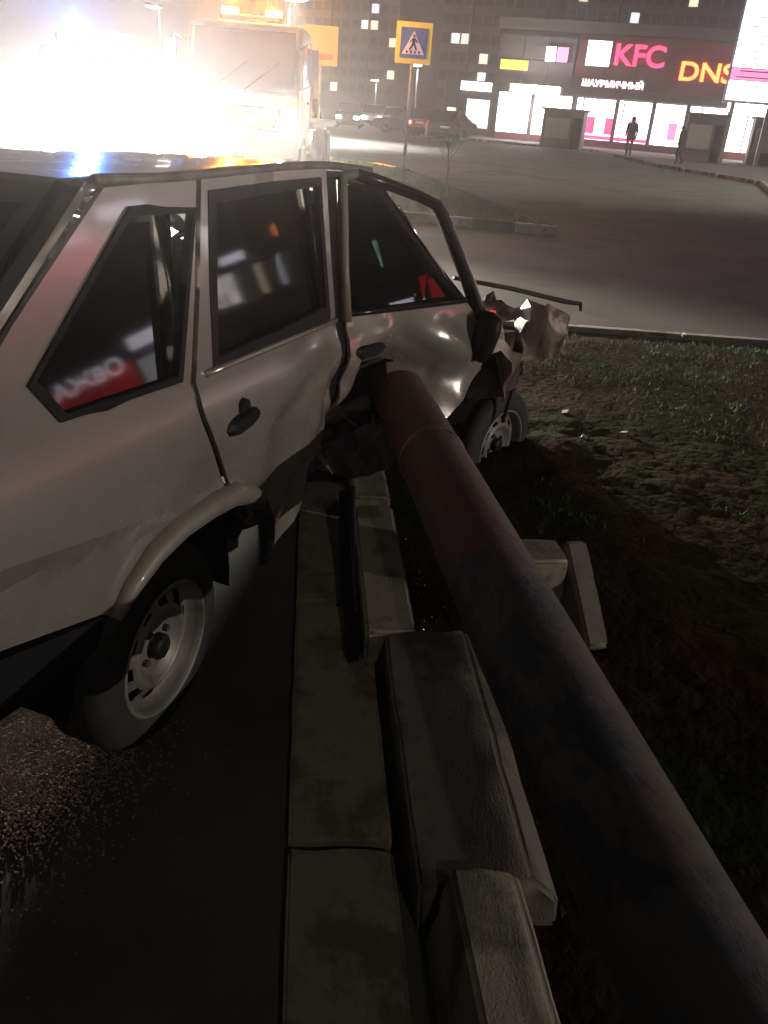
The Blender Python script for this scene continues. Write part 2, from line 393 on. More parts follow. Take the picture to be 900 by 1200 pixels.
# grass island with painted kerbs
T0 = Vector((11.62, -.33)); L1 = Vector((11.35, 1.2)); L2 = Vector((10.2, 7.0)); Rt = Vector((20.6, 4.6)); Bk = Vector((22.5, 6.6)); Bl = Vector((20, 14))
isl = [T0, L1, L2, Bl, Bk, Rt]
gverts = [Vector((p.x, p.y, .10)) for p in isl]
mb = MB(); mb.add(gverts + [Vector((p.x, p.y, 0)) for p in isl], [(0, 1, 2, 3, 4, 5)] + [(i, i + 6, (i + 1) % 6 + 6, (i + 1) % 6) for i in range(6)])
kind(mb.build('grass_island', M['lawn']), 'structure')
sp = []
while len(sp) < 7000:
    x = random.uniform(10.3, 22); y = random.uniform(-.3, 9)
    if inpoly(x, y, [tuple(p) for p in isl]): sp.append((Vector((x, y, .095)), 5))
grass_blades('island_grass', sp, .09, M['grass'])
kgw = 'painted kerb stones round the grass island'
def kerb_run(a, b, L, first, names, only=None):
    d = (b - a); n = int(d.length / L); ang = math.atan2(d.y, d.x)
    for i in range(n):
        w = (i + first) % 2 == 0 if only is None else i in only
        key = 'w' if w else 'd'
        if key not in kerb_run.c:
            o = stone('painted_kerb' , (.97 * L, .12, .17), M['white_paint'] if w else M['dark_paint'], seed=20 + w); kerb_run.c[key] = o
        else: o = kerb_run.c[key].copy(); C.objects.link(o)
        p = a + d.normalized() * L * (i + .5); place(o, (p.x, p.y, .045), ang)
        tag(o, names[0] if w else names[1], 'kerb stone', kgw + (' (white)' if w else ' (dark)'))
kerb_run.c = {}
kerb_run(T0, L1 + (L1 - T0) * 3, .62, 0, ('white painted kerb stone on the edge of the grass island', 'dark painted kerb stone on the edge of the grass island'))
kerb_run(T0 + Vector((.15, .1)), Rt, .62, 1, ('white painted kerb stone on the edge of the grass island', 'dark painted kerb stone on the edge of the grass island'), ())
kerb_run(Rt, Bk, .62, 0, ('white painted kerb stone on the edge of the grass island', 'dark painted kerb stone on the edge of the grass island'), (1, 2))
# far pavement in front of the shops
pv = [(33, -4.9), (24.5, -4.7), (19, -14), (19, -70), (59.5, -70), (59.5, 14), (53, 14), (53, 2.5), (40, -1.2)]
mb = MB(); n = len(pv); mb.add([(x, y, .12) for x, y in pv] + [(x, y, 0) for x, y in pv], [tuple(range(n))] + [(i, i + n, (i + 1) % n + n, (i + 1) % n) for i in range(n)])
kind(mb.build('pavement', M['paver']), 'structure')
mb = MB()
for (a, b) in zip(pv, pv[1:] + pv[:1]):
    if abs(a[1]) > 60 or abs(b[1]) > 60: continue
kpts = [(53, 13.5), (53, 2.5), (40, -1.2), (33, -4.9), (24.5, -4.7), (19, -14)]
kgf = 'kerb stones edging the shop pavement'
o0 = None
for a, b in zip(kpts, kpts[1:]):
    a = Vector(a); b = Vector(b); d = b - a; k = int(d.length / 2)
    for i in range(k):
        p = a + d * (i + .5) / k
        if o0 is None: o0 = stone('pavement_kerb', (1.95, .15, .17), M['concrete'], seed=31); o = o0
        else: o = o0.copy(); C.objects.link(o)
        place(o, (p.x, p.y, .06), math.atan2(d.y, d.x)); tag(o, 'kerb stone edging the pavement in front of the shops', 'kerb stone', kgf)

# ------------------------------------------------------------------ the wrecked hatchback
CARM = Matrix(((0.99852, 0.02546, 0.04815, 0), (-0.02353, 0.99892, -0.04015, 0), (-0.04912, 0.03896, 0.99803, .0411), (0, 0, 0, 1)))
car = thing('wrecked_car', 'wrecked silver beige hatchback speared through its right side doors by a steel pipe', 'car')
car.matrix_world = CARM
BX, BY = 1.02, -.8
def bend(p):
    p = Vector(p); w = smooth01((p.x - .9) / .3)
    ph = R(18) * w * (1 - .3 * max(0, min(1, (p.y + .8) / 1.6)))
    c, s = math.cos(ph), math.sin(ph); dx, dy = p.x - BX, p.y - BY
    return Vector((BX + c * dx + s * dy, BY - s * dx + c * dy, p.z))
LEAN = .20
def zc(x): return .665 - .17 * x
def prof(x, z):
    if z > .90: y = -.80 + LEAN * (z - .90)
    elif z > .75: y = -.80 - .032 * (1 - ((z - .75) / .15) ** 2)
    elif z > zc(x): y = -.832
    else: y = -.832 + .40 * min(.05, zc(x) - z) + .06 * (zc(x) - z) + .12 * max(0, .38 - z)
    return y
DENT = [(1.38, .60, .34, .24), (1.06, .50, .20, .17), (.92, .42, .20, .05), (.62, .60, .22, .03), (1.60, .60, .22, .07), (.98, .72, .13, .05), (1.0, .30, .16, .10)]
CREASE = [(.98, .74, .66, .30, .10, .030), (.99, .62, .80, .34, .07, -.028), (.95, .86, .45, .70, .06, .010), (1.10, .80, 1.30, .72, .07, .03), (1.52, .74, 1.80, .62, .08, .03), (1.60, .86, 1.84, .74, .06, -.02), (1.2, .90, 1.5, .78, .06, -.018)]
def dent(x, z):
    d = 0
    for (cx, cz, r, k) in DENT:
        q = math.hypot(x - cx, z - cz) / r
        if q < 1: d += k * (1 - q * q) ** 2
    for (ax_, az, bx, bz, wd, k) in CREASE:
        vx, vz = bx - ax_, bz - az; t = max(0, min(1, ((x - ax_) * vx + (z - az) * vz) / (vx * vx + vz * vz)))
        e = math.hypot(x - ax_ - t * vx, z - az - t * vz)
        if e < wd: d += k * (1 - e / wd) * (1 - abs(2 * t - 1) ** 3)
    if x > .45 and z < .9: d += .030 * smooth01((x - .45) / .4) * (abs(noise.noise(Vector((x * 4.5 + z * 2, z * 4.5, 2.2)))) - .2)
    return d
def side(inset=0.0, lean=0.0, z0=.93):
    def f(x, z): return bend((x, prof(x, z) + dent(x, z) + inset + lean * (z - z0), z))
    return f
P_ = M['paint']
arch = [(.255, .603), (.17, .612), (.05, .602), (-.06, .575), (-.14, .53), (-.19, .47)]
quarter = [(-.10, 1.335), (.10, 1.345), (.238, 1.352), (.17, 1.12), (.112, .955), (.10, .93), (.112, .84), (.145, .77), (.195, .68), (.245, .607)] + arch[1:] + [(-.24, .50), (-.52, .575), (-.69, .60), (-.69, .76), (-.66, .93), (-.40, 1.13)]
qglass = [(.205, 1.29), (.055, .945), (-.335, .955), (-.395, 1.03), (-.035, 1.295)]
q = panel('rear_quarter_panel', quarter, [qglass], side(), P_, car, .04, lines=[[(-.655, zc(-.655)), (.19, zc(.19))], [(-.655, .75), (.13, .75)]], split=14)
def grow(P, d):
    cx = sum(p[0] for p in P) / len(P); cy = sum(p[1] for p in P) / len(P)
    return [(p[0] + (p[0] - cx) / math.hypot(p[0] - cx, p[1] - cy) * d, p[1] + (p[1] - cy) / math.hypot(p[0] - cx, p[1] - cy) * d) for p in P]
panel('quarter_window', grow(qglass, .02), [], side(.014, .13), M['glass_tint'], q, .2, .004, smooth=False)
panel('window_seal', grow(qglass, .007), [grow(qglass, -.014)], side(-.004), M['black'], q, .06, .02)
# rear door
rdoor = [(.252, 1.352), (.62, 1.372), (.985, 1.388), (.975, 1.15), (.975, .93), (.995, .72), (1.04, .52), (1.00, .45), (.93, .375), (.82, .325), (.70, .275), (.60, .225), (.565, .30), (.53, .40), (.47, .49), (.40, .555), (.33, .59), (.258, .612), (.21, .69), (.16, .775), (.127, .845), (.117, .93), (.128, .955), (.185, 1.12)]
rglass = [(.285, 1.318), (.62, 1.338), (.935, 1.352), (.925, 1.15), (.92, .965), (.55, .952), (.205, .945), (.235, 1.12)]
rd = panel('rear_door', rdoor, [rglass], side(-.004), P_, car, .028)
panel('door_window', grow(rglass, .015), [], side(.012, .06), M['glass_tint'], rd, .2, .004, smooth=False)
sealo = [(.275, 1.328), (.62, 1.348), (.942, 1.360), (.932, 1.15), (.928, .955), (.55, .942), (.196, .935), (.228, 1.12)]
seali = [(.305, 1.300), (.62, 1.320), (.912, 1.334), (.905, 1.15), (.90, .995), (.55, .975), (.230, .965), (.262, 1.12)]
panel('window_seal', sealo, [seali], side(-.003), M['black'], rd, .06, .018)
mb = MB(); mb.tube([side(-.012)(x, .94 + .01 * (x - .2)) for x in (.16, .3, .45, .6, .75, .97)], .009, 8); mb.build('belt_trim', M['chrome'] if False else P_, rd, True)
def handle(x, z, par, ang=.08, L=.10, knob=True):
    f = side(); p = f(x, z); t = (f(x + .30, z) - f(x, z)).normalized() if x > 1 else (f(x + .06, z) - f(x - .06, z)).normalized(); u = Vector((0, 0, 1)); nn = u.cross(t).normalized()
    if nn.y > 0: nn = -nn
    t2 = t * math.cos(ang) + u * math.sin(ang); u2 = u * math.cos(ang) - t * math.sin(ang)
    pr = [(-L, -.004), (-L + .012, -.020), (-L + .04, -.027), (L - .05, -.024), (L - .012, -.012), (L, .002), (L - .02, .016), (L - .05, .022), (-L + .04, .020), (-L + .012, .012)]
    mb = MB(); n = len(pr); vs = []
    for off, sc in ((-.01, 1.0), (.014, 1.0), (.026, .8)):
        vs += [p + (t2 * a + u2 * b) * sc + nn * off for a, b in pr]
    mb.add(vs, [(k * n + i, k * n + (i + 1) % n, (k + 1) * n + (i + 1) % n, (k + 1) * n + i) for k in range(2) for i in range(n)] + [tuple(2 * n + i for i in range(n))])
    if knob:
        q = p + t2 * (L * .15) + u2 * .024; mb.tube([q - nn * .012, q + nn * .011], [.030, .027], 18)
    return mb.build('handle', M['black'], par)
handle(.295, .80, rd, .06, .085)
# wheel arch lip
mb = MB(); ap_ = [(.60, .24), (.575, .32), (.53, .42), (.46, .51), (.38, .565), (.26, .612), (.14, .618), (.03, .603), (-.07, .575), (-.15, .525), (-.20, .47)]
f = side(-.016); mb.tube([f(x, z) for x, z in ap_[3:]], [.026, .03, .034, .034, .032, .028, .022, .014], 10); mb.build('wheel_arch_lip', M['paint_dirty'], car, True)
mb = MB(); mb.tube([f(x, z) for x, z in ap_[:4]], [.016, .024, .026, .026], 10); mb.build('wheel_arch_extension', M['black'], car, True)
# inner wheel housing (closed dark arch)
mb = MB(); vs = []; k = 18
for i in range(k + 1):
    th = PI * i / k; x = .07 + .36 * math.cos(th); z = .23 + .36 * math.sin(th)
    vs += [(x, -.79 + .03 * (abs(math.cos(th))), z), (x, -.50, z)]
fs = [(2 * i, 2 * i + 1, 2 * i + 3, 2 * i + 2) for i in range(k)] + [tuple(2 * i + 1 for i in range(k + 1))]
mb.add(vs, fs); mb.build('wheel_housing', M['dark'], car, True)
# front door (torn open where the pipe went in)
fd = [(1.055, .955), (1.045, .80), (1.055, .62), (1.06, .52), (1.10, .49), (1.16, .53), (1.205, .60), (1.235, .685), (1.31, .735), (1.42, .748), (1.52, .725), (1.565, .66), (1.60, .56), (1.585, .48), (1.66, .44), (1.76, .50), (1.86, .60), (1.93, .70), (1.91, .80), (1.86, .90), (1.80, .945), (1.4, .95)]
f0 = side(-.002)
def ffd(x, z): return f0(x, z)
fdo = panel('front_door', fd, [], ffd, P_, car, .025)
for (bx, bz, tx, tz, w, out) in ((1.09, .50, 1.14, .36, .05, .03), (1.19, .58, 1.27, .50, .04, -.06), (1.24, .69, 1.30, .60, .035, .06), (1.34, .74, 1.36, .65, .04, .09), (1.45, .745, 1.44, .66, .035, .05), (1.54, .70, 1.49, .61, .04, -.08), (1.59, .57, 1.52, .50, .04, -.05)):
    q = [f0(bx - w, bz + .01), f0(bx + w, bz + .005), f0(tx, tz) + Vector((0, out, 0)), f0((bx + tx) / 2 + w * .3, (bz + tz) / 2) + Vector((0, out * .3, 0))]
    mb = MB(); mb.add(q, [(0, 1, 3), (0, 3, 2)]); o = mb.build('torn_flap', M['torn'], fdo); sm = o.modifiers.new('thickness', 'SOLIDIFY'); sm.thickness = .004
handle(1.175, .83, fdo, 0, .10, False)
mb = MB(); mb.tube([side(-.010)(x, .957) for x in (1.06, 1.2, 1.4, 1.6, 1.78)], .012, 8); mb.build('belt_trim', M['black_gloss'], fdo, True)
fglass = [(1.10, 1.335), (1.25, 1.345), (1.74, .975), (1.10, .955)]
panel('door_window', fglass, [], side(.016, .03), glass('broken_glass', (.7, .72, .7)), fdo, .2, .004, smooth=False)
# window frame peeled away from the roof
mb = MB(); f = side(-.006)
fr = [(1.055, .93), (1.06, 1.10), (1.07, 1.25), (1.075, 1.365), (1.13, 1.378), (1.30, 1.352), (1.48, 1.322), (1.585, 1.300), (1.635, 1.255), (1.72, 1.145), (1.80, 1.04), (1.87, .93), (1.93, .83)]
mb.tube([f(x, z) for x, z in fr[:5]], [.02, .018, .018, .018, .02], 8); mb.build('window_frame', M['paint_dirty'], fdo, True)
mb = MB(); mb.tube([f(x, z) for x, z in fr[4:]], [.02, .02, .02, .022, .024, .026, .028, .03, .03], 8); mb.build('peeled_frame', M['black_gloss'], fdo, True)
# A pillar and windscreen
mb = MB(); mb.tube([side(.03)(x, z) for x, z in ((1.14, 1.375), (1.26, 1.335), (1.45, 1.19), (1.62, 1.06), (1.78, .94))], [.03, .032, .032, .034, .04], 8); mb.build('windscreen_pillar', M['black'], car, True)
mb = MB(); mb.tube([side(.0)(x, z) for x, z in ((1.36, 1.285), (1.50, 1.17), (1.64, 1.055), (1.80, .935))], .006, 6); mb.build('windscreen_seal', M['chrome'], car, True)
mb = MB(); mb.tube([bend((x, -y, z)) for x, y, z in ((1.15, -.68, 1.14), (1.5, -.72, 1.0), (1.8, -.76, .88))], .035, 8); mb.build('windscreen_pillar', M['black'], car, True)
mb = MB(); vs = []
for i in range(9):
    for j in range(7):
        y = -.66 + 1.32 * i / 8; t = j / 6; vs.append(bend((1.28 + .62 * t + .06 * (1 - (y / .7) ** 2), y * (1 + .1 * t), 1.36 - .43 * t - .10 * (y + .705) * (1 - t) - .04 * (1 - t))))
mb.add(vs, [(i * 7 + j, i * 7 + j + 1, (i + 1) * 7 + j + 1, (i + 1) * 7 + j) for i in range(8) for j in range(6)]); mb.build('windscreen', glass('smoked_screen', (.12, .125, .125), .03), car)
# B pillar strip, roof, roof_gutter
panel('centre_pillar', [(.99, 1.385), (1.065, 1.375), (1.05, .95), (1.05, .55), (1.0, .50), (.98, .93)], [], side(.02), M['black'], car, .06, .02)
def zg(x): return 1.345 + .045 * smooth01((x + .1) / 1.1) - .03 * max(0, x - 1.05)
mb = MB(); nx, ny = 30, 14; vs = []
for i in range(nx + 1):
    x = -.14 + 1.5 * i / nx
    for j in range(ny + 1):
        y = -.705 + 1.41 * j / ny; e = 1 - abs(y / .705) ** 3.0
        z = zg(x) + .020 * e + .004 * noise.noise(Vector((x * 4, y * 4, 0))) - .02 * smooth01((x - .9) / .3) * (1 - e) - .03 * max(0, -x) * 2
        vs.append(bend((x, y, z - .10 * (y + .705))))
mb.add(vs, [(i * (ny + 1) + j, i * (ny + 1) + j + 1, (i + 1) * (ny + 1) + j + 1, (i + 1) * (ny + 1) + j) for i in range(nx) for j in range(ny)])
roof = mb.build('roof', P_, car, True); sm = roof.modifiers.new('thickness', 'SOLIDIFY'); sm.thickness = .02; sm.offset = -1
mb = MB(); mb.tube([bend((x, -.712, zg(x) + .004)) for x in (-.12, .1, .3, .5, .7, .9, 1.0, 1.1, 1.2)], .011, 8); mb.build('roof_gutter', M['paint_dirty'], car, True)
mb = MB(); mb.tube([bend((x, -.70, zg(x) - .022)) for x in (-.08, .1, .3, .5, .7, .9, 1.0, 1.1, 1.25)], .012, 8); mb.build('roof_seal', M['black'], car, True)
mb = MB(); mb.tube([bend((x, .69, 1.345 + .045 * smooth01((x + .1) / 1.1) - .17)) for x in (-.14, .1, .3, .5, .7, .9, 1.0, 1.1, 1.3)], .055, 8); mb.build('roof_rail', M['dark'], car, True)
# tail: hatch, glass, bumper, lamps
mb = MB()
hy = .70
def hp(t, y): return Vector((-.13 - .52 * t, y * (1 + .08 * t), 1.345 - .40 * t - .09 * (y + .7) * (1 - t)))
hat = []
for (t0, t1, y0, y1) in ((0, 1, -hy, -.60), (0, 1, .60, hy), (0, .10, -.60, .60), (.93, 1, -.60, .60)):
    a, b, c, d = hp(t0, y0), hp(t0, y1), hp(t1, y1), hp(t1, y0); o_ = Vector((-.012, 0, .016))
    mb.add([a, b, c, d, a - o_, b - o_, c - o_, d - o_], [(0, 1, 2, 3), (7, 6, 5, 4), (0, 4, 5, 1), (1, 5, 6, 2), (2, 6, 7, 3), (3, 7, 4, 0)])
hatch = mb.build('tailgate', P_, car)
mb = MB(); mb.add([hp(.08, -.61) , hp(.08, .61), hp(.95, .61), hp(.95, -.61)], [(0, 1, 2, 3)]); mb.v = [tuple(Vector(v) + Vector((.002, 0, -.003))) for v in mb.v]; mb.build('rear_window', M['glass_tint'], hatch)
mb = MB(); mb.tube([hp(.02, -.655), hp(.5, -.655), hp(.97, -.655)], .012, 8); mb.build('tailgate_seal', M['black'], hatch, True)
mb = MB(); mb.add([(-.66, -.79, .94), (-.66, .79, .94), (-.72, .79, .60), (-.72, -.79, .60), (-.60, -.79, .94), (-.60, .79, .94), (-.60, .79, .6), (-.60, -.79, .6)], [(0, 1, 2, 3), (0, 4, 5, 1), (7, 6, 5, 4), (3, 2, 6, 7), (0, 3, 7, 4), (1, 5, 6, 2)]); mb.build('tail_panel', P_, car)
for y in (-.66, .66):
    mb = MB(); mb.box((-.70, y, .77), (.05, .24, .17)); mb.build('tail_lamp', mat('tail_lens', (.35, .02, .02), .2), car)
mb = MB(); pr = [(-.24, .495), (-.55, .568), (-.74, .595), (-.80, .54), (-.80, .50), (-.72, .45), (-.40, .43), (-.27, .44)]
mb.prism(pr, 'y', -.815, .80); mb.build('rear_bumper', M['black'], car)
# body shell: floor, far side, inner skins
mb = MB(); mb.box((.62, .05, .235), (.60, 1.16, .05)); mb.box((1.5, .22, .235), (.9, 1.0, .05)); mb.box((.36, 0, .42), (.06, 1.1, .36)); mb.box((-.40, 0, .56), (.9, 1.36, .04)); mb.build('floor_pan', M['dark'], car, warp=bend)
panel('dark_inner_skin', [(-.6, .58), (-.2, .58), (-.1, .62), (.3, .64), (.45, .6), (.56, .5), (.66, .36), (.92, .46), (.96, .93), (.06, .93), (-.36, .93), (-.6, .92)], [], side(.05), M['dark'], car, .1, .02)
def left(x, z): 
    y = -prof(x, z); return bend((x, y, z - .17 * smooth01((z - .9) / .45)))
lo = [(-.10, 1.30), (.6, 1.32), (1.12, 1.24), (1.70, .95), (1.95, .90), (2.75, .78), (2.78, .190), (.47, .190), (.4, .5), (.2, .6), (-.1, .57), (-.2, .5), (-.68, .58), (-.66, .93)]
lh = [[(.18, 1.25), (.05, .96), (-.33, .96), (-.02, 1.25)], [(.28, 1.26), (.92, 1.24), (.92, .96), (.2, .95)], [(1.05, 1.20), (1.1, 1.20), (1.58, .97), (1.06, .96)]]
lf = panel('left_side_panel', lo, lh, left, P_, car, .09, .03)
for h in lh: panel('left_window', grow(h, .01), [], left, M['glass_tint'], lf, .3, .004, smooth=False)
# seats, dash, wheel
def seat(y, x, par):
    mb = MB()
    mb.box((x, y, .42), (.48, .48, .14)); mb.box((x - .26, y, .70), (.13, .46, .52), Matrix.Rotation(R(-14), 3, 'Y'))
    o = mb.build('seat', M['seat'], par, warp=bend); bv = o.modifiers.new('soft', 'BEVEL'); bv.width = .04; bv.segments = 3
    mb = MB(); mb.box((x - .36, y, 1.04), (.09, .28, .17), Matrix.Rotation(R(-14), 3, 'Y')); h = mb.build('headrest', M['seat'], o, warp=bend); bv = h.modifiers.new('soft', 'BEVEL'); bv.width = .035; bv.segments = 3
for y in (-.30, .36): seat(y, 1.22, car)
mb = MB(); mb.box((.42, 0, .45), (.46, 1.2, .16)); mb.box((.14, 0, .70), (.14, 1.2, .5), Matrix.Rotation(R(-18), 3, 'Y')); o = mb.build('rear_bench', M['seat'], car); bv = o.modifiers.new('soft', 'BEVEL'); bv.width = .04; bv.segments = 2
mb = MB(); mb.prism([(1.62, .95), (1.85, .93), (1.95, .60), (1.68, .62), (1.58, .82)], 'y', -.66, .66); mb.build('dashboard', M['black'], car, warp=bend)
mb = MB(); ring = [Vector((1.52, .36, .88)) + Matrix.Rotation(R(-60), 3, 'Y') @ Vector((.18 * math.cos(t * PI / 10), .18 * math.sin(t * PI / 10), 0)) for t in range(21)]; mb.tube(ring, .014, 8, False); mb.tube([ring[0], ring[10]], .012, 6); mb.build('steering_wheel', M['black'], car, warp=bend)
# front end: crushed fender, engine bay, bonnet, mirror, shadow sheet
def fnoise(x, z):
    a = abs(noise.noise(Vector((x * 3.6, z * 2.4 + x * 1.2, 7.1)))); b = abs(noise.noise(Vector((x * 13 + z * 6, z * 10, 2.3)))); return .22 * a + .025 * b - .06
fen = [(1.90, .925), (2.00, .945), (2.10, .915), (2.22, .90), (2.34, .93), (2.46, .895), (2.60, .885), (2.72, .835), (2.85, .80), (2.88, .72), (2.86, .655), (2.80, .625), (2.74, .66), (2.66, .60), (2.58, .645), (2.47, .63), (2.44, .57), (2.36, .52), (2.24, .53), (2.16, .50), (2.10, .60), (2.13, .68), (2.06, .74), (1.98, .72)]
fh = [(2.06, .86), (2.16, .88), (2.27, .845), (2.30, .78), (2.24, .71), (2.14, .73), (2.08, .78)]
def ff(x, z): 
    p = bend((x, -.80 + fnoise(x, z) - .06 * math.sin((x - 1.9) * 9) * .5 + .10 * smooth01((x - 2.55) / .35), z)); return p
panel('crumpled_fender', fen, [fh], ff, M['torn'], car, .018, .006)
mb = MB()
for k in range(16):
    x = random.uniform(1.98, 2.6); y = random.uniform(-.68, .5); z = random.uniform(.45, .80); d = [random.uniform(.08, .3) for _ in range(3)]
    mb.box((x, y, z), d, Matrix.Rotation(random.uniform(-.6, .6), 3, 'Z') @ Matrix.Rotation(random.uniform(-.5, .5), 3, 'X'))
for k in range(9):
    p = Vector((random.uniform(2.0, 2.6), random.uniform(-.7, .2), random.uniform(.6, .84))); mb.tube([p, p + Vector((random.uniform(-.2, .2), random.uniform(-.2, .2), .08)), p + Vector((random.uniform(-.4, .4), random.uniform(-.3, .3), -.05))], .016, 7)
mb.build('engine_block', M['engine'], car, warp=bend)
mb = MB(); mb.prism([(2.80, .13), (2.88, .13), (2.92, .30), (2.90, .50), (2.80, .52)], 'y', -.30, .84); mb.prism([(2.2, .14), (2.85, .14), (2.85, .42), (2.2, .42)], 'y', .80, .84); mb.build('bumper_blocker', M['black'], car, warp=bend)  # low bumper and side skirt added to stop headlamp light under the car
mb = MB(); mb.box((2.66, -.05, .60), (.06, .62, .36), Matrix.Rotation(.35, 3, 'Z') @ Matrix.Rotation(.2, 3, 'X')); rdt = mb.build('radiator', M['engine'], car, warp=bend)
for k in range(9):
    mb = MB(); mb.box((2.625, -.30 + .055 * k, .60), (.02, .008, .33), Matrix.Rotation(.2, 3, 'X')); mb.build('radiator_fin', M['galv'], rdt, warp=bend)
for k, (p, q) in enumerate((((2.2, -.62, .80), (2.62, -.70, .52)), ((2.1, -.5, .84), (2.5, -.74, .74)), ((2.35, -.66, .70), (2.3, -.80, .36)), ((2.05, -.7, .78), (2.4, -.60, .88)))):
    p = Vector(p); q = Vector(q); c = (p + q) / 2 + Vector((random.uniform(-.1, .1), -.06, .10)); mb = MB(); mb.tube([bend(p), bend(p.lerp(c, .6)), bend(c), bend(c.lerp(q, .5) + Vector((0, 0, .02))), bend(q)], .009 + .004 * (k % 2), 7); mb.build('hose', M['rubber'], car, True)
mb = MB(); mb.box((1.98, 0, .62), (.05, 1.4, .58)); mb.box((2.3, 0, .40), (.7, 1.35, .10)); mb.build('firewall', M['dark'], car, warp=bend)
mb = MB(); nx, ny = 22, 12; vs = []
for i in range(nx + 1):
    t = i / nx; x = 1.92 + .86 * t
    for j in range(ny + 1):
        y = -.44 + 1.10 * j / ny
        z = .915 + .03 * math.sin(t * 5.2) - .13 * t ** 2 + .05 * noise.fractal(Vector((x * 3, y * 3, 4)), 1, 2, 3) - .10 * smooth01(abs(y - .1) * 1.1) * t
        vs.append(bend((x, y, z)))
mb.add(vs, [(i * (ny + 1) + j, i * (ny + 1) + j + 1, (i + 1) * (ny + 1) + j + 1, (i + 1) * (ny + 1) + j) for i in range(nx) for j in range(ny)])
o = mb.build('buckled_bonnet', P_, car); sm = o.modifiers.new('thickness', 'SOLIDIFY'); sm.thickness = .006
mb = MB(); mb.tube([bend(p) for p in ((2.2, -.50, .965), (2.5, -.62, .93), (2.9, -.72, .865), (3.05, -.74, .85), (3.1, -.73, .81))], [.01, .012, .014, .012, .008], 6); mb.build('bent_strip', M['black'], car, True)
f = side(-.055); c = f(1.86, .82); mb = MB()
mx = Matrix.Translation(c) @ Matrix.Rotation(R(-30), 4, 'Z') @ Matrix.Rotation(R(12), 4, 'X')
mb.lathe([(.001, -.075), (.05, -.07), (.075, -.03), (.078, .03), (.06, .07), (.001, .08)], 14, mx @ Matrix.Diagonal((.6, .75, 1.35, 1))); mi = mb.build('side_mirror', M['black'], car, True)
mb = MB(); mb.box(bend((2.02, -.80, .885)), (.05, .02, .035)); mb.build('side_indicator', emit('indicator_glow', (1, .08, .04), .8), car)
mb = MB(); mb.box(bend((2.07, -.795, .87)), (.035, .02, .04), Matrix.Rotation(.4, 3, 'X')); mb.build('broken_lamp', M['engine'], car)
mb = MB(); vs = []; k = 24  # dark sheet laid down in the shape of a cast shadow
for i in range(k + 1):
    t = i / k; b = Vector((1.13, -.80, .24)).lerp(Vector((.40, -1.10, .058)), t); b.z += -.10 * math.sin(t * PI) * (1 - t) + .0
    w = .028 * (1 - .1 * t) * (1 if t < .86 else math.sqrt(max(.2, 1 - ((t - .86) / .15) ** 2))) * (1 + .10 * noise.noise(Vector((t * 6, 9, 1))))
    for j in range(7):
        u = j / 6 * 2 - 1; vs.append(b + KV * (.085 + w * u) + KU * .0 + Vector((0, 0, (.008 * (1 - u * u) - .004) + .010 * max(0, (u - .5) * 2) ** 2 + .007 * noise.noise(Vector((t * 7, u * 2, 3))))))
mb.add(vs, [(i * 7 + j, i * 7 + j + 1, (i + 1) * 7 + j + 1, (i + 1) * 7 + j) for i in range(k) for j in range(6)])
o = mb.build('shadow_sheet', M['shadow_black'], car, True); o.matrix_parent_inverse = CARM.inverted(); sm = o.modifiers.new('thickness', 'SOLIDIFY'); sm.thickness = .008
tr_ = o
mb = MB(); mb.tube([Vector((1.13, -.80, .25)).lerp(Vector((.40, -1.10, .062)), t) + KV * .105 * (1 - .08 * t) + Vector((0, 0, .012 - .10 * math.sin(t * PI) * (1 - t))) for t in (.0, .12, .25, .4, .52, .64, .74)], [.010, .010, .009, .009, .008, .007, .004], 7); o2 = mb.build('bluish_bar', M['bar_blue'], o, True); o2.matrix_parent_inverse = Matrix()  # bluish bar along the right edge of the shadow sheet
o['label'] = 'dark sheet that stands for a shadow on the strip beside the car'
panel('crushed_sill', [(.64, .20), (.64, .34), (.8, .37), (.95, .46), (1.1, .47), (1.25, .40), (1.4, .46), (1.6, .42), (1.95, .40), (1.95, .22), (1.7, .25), (1.5, .20), (1.3, .27), (1.15, .22), (1.0, .28), (.82, .19)], [], lambda x, z: bend((x, -.60 + .05 * smooth01(1 - abs(x - 1.28) / .4) + .10 * noise.fractal(Vector((x * 6, z * 6, 1)), 1, 2, 3), z)), M['dark'], car, .04, .01, smooth=False)
panel('dark_inner_skin', [(1.0, .28), (1.9, .28), (1.9, .90), (1.0, .90)], [], lambda x, z: bend((x, -.36, z)), M['dark'], car, .12, .02)  # black sheet added behind the torn front door to keep the hole dark

